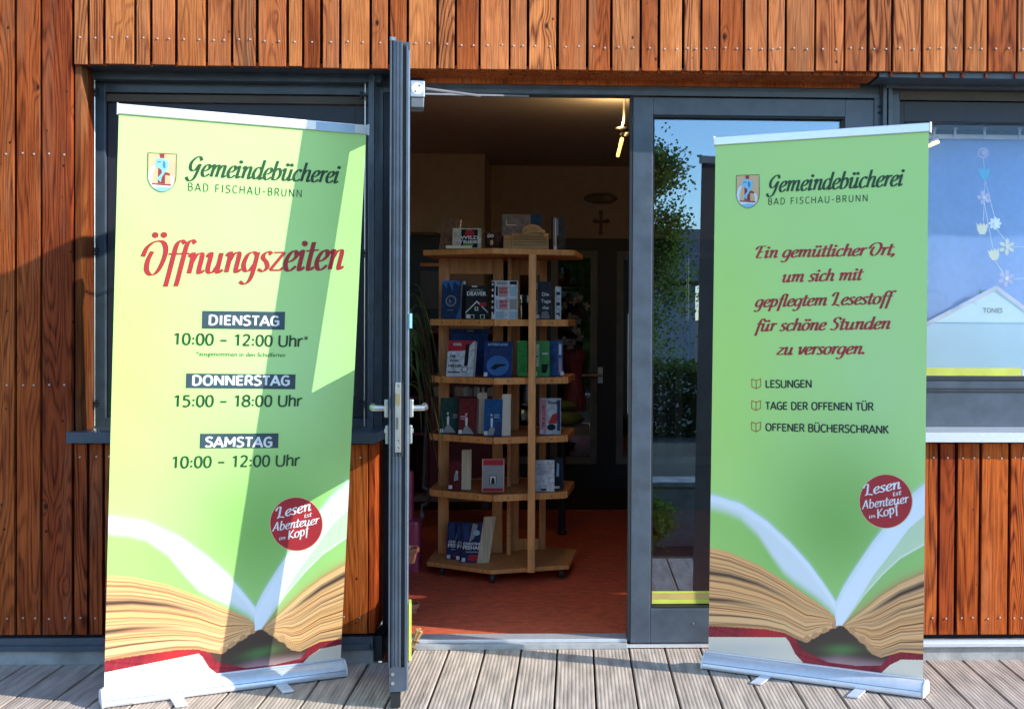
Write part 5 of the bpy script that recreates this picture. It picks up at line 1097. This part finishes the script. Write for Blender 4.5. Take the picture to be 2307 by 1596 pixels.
    def stroke_text(body, p0, p1, xh_px, m, off=.0012, thick=.21, thin=.075, name='lettering', slant=.24, strips_in=None):
        """baseline from p0 to p1 in photograph pixels, x height in pixels"""
        strips, adv = strips_in or script(body, thick, thin, slant); A = pt(*p0, 0); Bq = pt(*p1, 0); X = (Bq-A); ln = X.length; X.normalize(); Y = nf.cross(X).normalized()
        if Y.z < 0: Y = -Y
        ks = ln/(adv+(0 if strips_in else .1)); mid = ((p0[0]+p1[0])/2, (p0[1]+p1[1])/2); kh = (pt(mid[0], mid[1]-xh_px, 0)-pt(*mid, 0)).length
        b = B(); k = 0
        for Lp, Rp in strips:
            k += 1; n_ = len(Lp); vs_ = []
            for i in range(n_):
                of = off+(k % 7)*.00005+i/n_*.00018
                vs_ += [A+X*(Lp[i][0]*ks)+Y*(Lp[i][1]*kh)+nf*of, A+X*(Rp[i][0]*ks)+Y*(Rp[i][1]*kh)+nf*of]
            b.raw(vs_, [(2*i, 2*i+1, 2*i+3, 2*i+2) for i in range(n_-1)])
        return link(name, b, m, pr)
    def sans(body, p0, p1, cap_px, m, w=.14, off=.0012, gap=.06): return stroke_text(body, p0, p1, cap_px, m, off, strips_in=sans_strips(body, w, gap))
    def fine(body, p0, p1, cap_px, m, bold=0, off=.0012, space=1):
        A, Bq = pt(*p0, off), pt(*p1, off); X = Bq-A; w = X.length; X.normalize(); Y = nf.cross(X).normalized()
        if Y.z < 0: Y = -Y
        cap = (pt(p0[0], p0[1]-cap_px, off)-A).length; size = cap/(text_width('H', 1)[1])
        tw, _ = text_width(body, size, bold*size, space); return text_mesh(body, size, 'lettering', m, pr, A, X, Y, bold=bold*size, sx=w/tw, space=space)
    def flat(pts, m, off=.0009, name='print_shape'): return link(name, B().prism([pt(u, v, off) for u, v in pts], nf*.0001), m, pr)
    def line(pts, w, m, off, closed=False, name='print_line'):
        P3 = [pt(u, v, off) for u, v in pts]; b = B(); 
        if closed: P3.append(P3[0])
        for k, (a, c_) in enumerate(zip(P3[:-1], P3[1:])):
            dx = (c_-a); l_ = dx.length; dx.normalize(); sd = nf.cross(dx)*w/2; e = dx*w*.3; o_ = nf*(k % 2)*.00004
            b.raw([a-e-sd+o_, c_+e-sd+o_, c_+e+sd+o_, a-e+sd+o_], [(0, 1, 2, 3)])
        return link(name, b, m, pr)
    # crest: shape coordinates measured on the left banner shield (0..1 across, 0..1 down)
    if left: Q = [(480/3318*2306, 493/3318*2306)]; cr4 = [(333.5, 343), (398.5, 346), (397, 432), (333, 432)]
    else: cr4 = [(1654.5, 394), (1706.5, 393), (1708, 470), (1655, 470)]
    Hc = homog([(400, 125), (1340, 190), (1330, 1400), (385, 1400)], cr4) if left else homog([(400, 125), (1340, 190), (1330, 1400), (385, 1400)], cr4)
    cp = lambda L_: [tuple(q) for q in hap(Hc, L_)]
    shield = [(400, 125), (1340, 190), (1335, 900), (1310, 1050), (1240, 1190), (1120, 1310), (980, 1380), (870, 1395), (760, 1375), (620, 1310), (500, 1200), (420, 1060), (385, 920)]
    flat(cp(shield), M_peach, .0008); 
    flat(cp([(390, 900), (460, 640), (620, 520), (640, 590), (560, 760), (530, 900), (525, 1100), (1170, 1180), (1150, 980), (1120, 860), (1180, 850), (1240, 960), (1255, 1150), (1120, 1310), (980, 1380), (870, 1395), (760, 1375), (620, 1310), (500, 1200), (420, 1060)]), M_pw, .0010)
    flat(cp([(560, 1270), (860, 1230), (1180, 1260), (1120, 1310), (980, 1380), (870, 1395), (760, 1375), (620, 1315)]), M_lb, .0012)
    flat(cp([(740, 620), (870, 640), (980, 760), (1080, 780), (1145, 830), (1110, 880), (1060, 850), (970, 850), (970, 1130), (730, 1110)]), M_rb, .0012)
    flat(cp([(525, 1105), (1170, 1150), (1165, 1200), (525, 1150)]), M_rb, .0014)
    flat(cp([(775, 175), (955, 180), (930, 250), (950, 310), (790, 300), (800, 250)]), M_rb, .0012)
    flat(cp([(700, 295), (900, 320), (1060, 400), (1090, 530), (1040, 680), (960, 770), (850, 930), (830, 1080), (740, 1000), (650, 1030), (740, 910), (860, 780), (850, 680), (740, 610), (640, 560), (630, 480)]), M_lb, .0016)
    flat(cp([(900, 380), (980, 450), (980, 620), (920, 640), (880, 520)]), M_mb, .0018); flat(cp([(690, 430), (720, 400), (850, 410), (830, 440), (720, 450), (700, 460)]), M_mb, .0018)
    line(cp(shield), .0022, M_ol, .0020, True)
    if left:
        stroke_text('Gemeindebücherei', (421, 394), (765, 411), 26, M_dgreen, thick=.235, thin=.095)
        sans('BAD FISCHAU-BRUNN', (424, 428), (682, 443), 17, M_dgreen, .10, gap=.26)
        stroke_text('Öffnungszeiten', (322, 619), (778, 603), 44, M_red, thick=.24)
        for nm, q0, q1, t0, t1, h0, h1 in (('DIENSTAG', (457, 697), (645, 739), (470, 733), (633, 734), (390, 775), (684, 778)), ('DONNERSTAG', (421, 838), (669, 873), (433, 869), (657, 867), (391, 915), (683, 911)), ('SAMSTAG', (453, 973), (631, 1008), (463, 1007), (618, 1005), (387, 1053), (678, 1044))):
            dy = -3 if nm == 'SAMSTAG' else (1 if nm == 'DIENSTAG' else 0)
            flat([(q0[0], q1[1]), (q1[0]-1, q1[1]+dy), (q1[0], q0[1]+dy+2), (q0[0]+1, q0[1]+2)], M_navyp, .0009)
            sans(nm, (t0[0]+2, t0[1]-3), (t1[0]-2, t1[1]-3), 21, M_pw, .20, .0014, .09)
            sans({'DIENSTAG': '10:00 – 12:00 Uhr', 'DONNERSTAG': '15:00 – 18:00 Uhr', 'SAMSTAG': '10:00 – 12:00 Uhr'}[nm], h0, h1, 25, M_dgreen, .15, gap=.03)
        sans('*', (687, 768), (696, 768), 16, M_dgreen, .10)
        fine('*ausgenommen in den Schulferien', (444, 800), (645, 801), 9, M_dgreen, 0)
        bc, br_ = (671, 1174), 58.5
        rows = [('Lesen', (626, 1162), (706, 1142), 14, .16), ('ist', (688, 1160), (706, 1156), 6, .14), ('Abenteuer', (618, 1191), (722, 1172), 12, .15), ('im', (632, 1211), (648, 1207), 5, .14), ('Kopf', (652, 1209), (700, 1195), 12, .16)]
    else:
        stroke_text('Gemeindebücherei', (1725, 434), (2036, 423), 24, M_dgreen, thick=.235, thin=.095)
        sans('BAD FISCHAU-BRUNN', (1727, 463), (1955, 458), 15, M_dgreen, .11, gap=.26)
        for s_, a, b_, xh in (('Ein gemütlicher Ort,', (1696, 585), (2019, 582), 17), ('um sich mit', (1758, 641), (1942, 638), 17), ('gepflegtem Lesestoff', (1697, 697), (2008, 693), 17), ('für schöne Stunden', (1698, 752), (2006, 750), 17), ('zu versorgen.', (1747, 806), (1950, 806), 17)):
            stroke_text(s_, a, b_, xh, M_red, thick=.25, thin=.115)
        for s_, a, b_ in (('LESUNGEN', (1723, 880), (1828, 881)), ('TAGE DER OFFENEN TÜR', (1723, 929), (1967, 934)), ('OFFENER BÜCHERSCHRANK', (1723, 977), (2001, 986))):
            sans(s_, a, b_, 17, M_blackp, .17, gap=.05)
            u, v = a[0]-21, a[1]-8
            line([(u, v-8), (u, v+10), (u-10, v+5), (u-10, v-12), (u, v-8), (u+10, v-12), (u+10, v+5), (u, v+10)], .0028, mat('icon_orange', lin(188, 92, 36), .5), .0014, name='book_icon')
        bc, br_ = (1994, 1137), 58.5
        rows = [('Lesen', (1946, 1124), (2030, 1108), 14, .16), ('ist', (2009, 1126), (2030, 1122), 6, .14), ('Abenteuer', (1942, 1154), (2046, 1140), 12, .15), ('im', (1956, 1175), (1972, 1172), 5, .14), ('Kopf', (1975, 1175), (2024, 1160), 12, .16)]
    ring = lambda r: [(bc[0]+r*math.cos(i*math.pi/24), bc[1]+r*1.01*math.sin(i*math.pi/24)) for i in range(48)]
    flat(ring(br_+1.6), M_gold, .0008, 'badge_rim'); flat(ring(br_), M_red, .0011, 'badge')
    for s_, a, b_, xh, tk in rows: stroke_text(s_, a, b_, xh, M_pw, .0015, tk*1.25, .13, slant=.18)
    return root
banner('sunlit green roll-up banner with opening hours left of the open door', -1.2812, 4.7955, .4589, -.1266, -.0086, True)
banner('shaded green roll-up banner with red script welcome text right of the doorway', .9043, 4.8658, -.4943, .0341, .0054, False)

# ------------------------------------------------------------------ behind the camera: what the panes mirror
def leaf_mat(name, col):
    M = mat(name, col, .5, 0, 0, 30, .35); N, L = nt(M); p = N['Principled BSDF']; o = N['Material Output']
    t = N.new('ShaderNodeBsdfTranslucent'); t.inputs[0].default_value = (col[0]*1.5, col[1]*1.6, col[2], 1); mx = N.new('ShaderNodeMixShader'); mx.inputs[0].default_value = .5
    L.new(p.outputs[0], mx.inputs[1]); L.new(t.outputs[0], mx.inputs[2]); L.new(mx.outputs[0], o.inputs[0]); return M
def tree(label, loc, h, spread, crown_z, seed, n=85000, leaf=.058, green=(.085, .13, .035)):
    r = random.Random(seed); t = thing('garden_tree', label, 'tree', loc); x, y, z = loc
    tk = h*.028; tr_ = B().tube([(x, y, z), (x+.05*tk/.13, y, z+h*.25), (x-.05*tk/.13, y+.05*tk/.13, z+h*.6), (x, y, z+h*.92)], tk, 10, tk*.15)
    tips = []
    for i in range(14):
        q = r.uniform(0, 6.28); z0 = z+h*r.uniform(.22, .7); l_ = spread*r.uniform(.6, 1); e = Vector((x+math.cos(q)*l_, y+math.sin(q)*l_, z0+l_*r.uniform(.1, .7)))
        tr_.tube([(x, y, z0), ((x+e.x)/2, (y+e.y)/2, z0+(e.z-z0)*.35), e], tk*.3, 6, tk*.06); tips.append(e)
    link('trunk', tr_, mat('bark', (1, 1, 1)), t, smooth=True)
    cl_ = []
    for i in range(95):
        q = r.uniform(0, 6.28); u_ = r.uniform(-1, 1); rr = spread*(r.random()**.4); cz_ = crown_z+u_*h*.42; k = math.sqrt(max(.05, 1-u_*u_*.9)); cl_.append((Vector((x+math.cos(q)*rr*k, y+math.sin(q)*rr*k, z+cz_)), r.uniform(.22, .5)*min(1, spread/1.3)))
    vs_, fs_ = [], []
    for i in range(n):
        c_, cr_ = r.choice(cl_); p = c_+Vector((r.gauss(0, 1), r.gauss(0, 1), r.gauss(0, .8)))*cr_*.55
        a = Vector((r.gauss(0, 1), r.gauss(0, 1), r.gauss(0, .6))).normalized()*leaf*r.uniform(.6, 1.1); b_ = a.orthogonal().normalized()*leaf*.42; k = len(vs_)
        vs_ += [p, p+a*.5+b_, p+a, p+a*.5-b_]; fs_.append((k, k+1, k+2, k+3))
    link('crown', B().raw(vs_, fs_), leaf_mat('foliage_%d' % seed, green), t)
tree('leafy green tree mirrored against blue sky in the door panel', (.15, -8.3, -.12), 4.4, 1.45, 2.5, 21)
tree('small low shrub in front of the garden wall beyond the deck', (.38, 2.85, -.12), .34, .22, .24, 22, 5000, .03)
gw = thing('garden_wall', 'low pale rendered garden wall just beyond the deck edge', 'wall', (0, 2.3, -.12))
link('wall_block', B().box(-5, 2.6, 2.15, 2.42, -.12, .27), M_conc, gw, bevel=.01)
link('wall_cap', B().box(-5.02, 2.62, 2.13, 2.44, .271, .31), M_conc, gw, bevel=.01)
hf = thing('rendered_house', 'long white rendered house across the road with grey roof', 'house', (0, -30, -.12))
link('wall', B().box(-22, 3.6, -34, -28, -.12, 2.4), mat('white_render', (.36, .37, .38), .9, 0, .4, 20, .1), hf)
link('roof', B().prism([(-22.5, -27.4, 2.5), (-22.5, -34.6, 2.5), (-22.5, -31, 4.3)], (26.6, 0, 0)), mat('grey_tiles', (.12, .12, .13), .8), hf)
for i in range(6): 
    w_o = link('window_frame', B().box(-20+i*3.9, -18.6+i*3.9, -27.99, -27.93, .6, 1.8), M_grey2, hf); link('pane', B().box(-19.9+i*3.9, -18.7+i*3.9, -27.925, -27.92, .7, 1.7), M_groove, w_o)

hd = thing('clipped_hedge', 'dense dark clipped hedge mirrored halfway down the door panel glass', 'hedge', (0, -5.6, -.12))
rh = random.Random(77); vs_, fs_ = [], []
for i in range(26000):
    p = Vector((rh.uniform(-4, 3.2), -5.6+rh.uniform(-.3, .3), -.12+rh.uniform(0, .95)+.05*math.sin(i*.37)))
    a = Vector((rh.gauss(0, 1), rh.gauss(0, 1), rh.gauss(0, .7))).normalized()*.06*rh.uniform(.6, 1.2); b_ = a.orthogonal().normalized()*.024; k = len(vs_)
    vs_ += [p, p+a*.5+b_, p+a, p+a*.5-b_]; fs_.append((k, k+1, k+2, k+3))
link('leaves', B().raw(vs_, fs_), leaf_mat('hedge_leaf', (.05, .08, .025)), hd)
hb_ = B()
for i in range(24): x = -3.9+i*.3; hb_.tube([(x, -5.6, -.12), (x+.04, -5.58, .35), (x-.03, -5.62, .75)], .018, 6, .006)
o = link('stems', hb_, mat('bark', (1, 1, 1)), hd); o['kind'] = 'stuff'
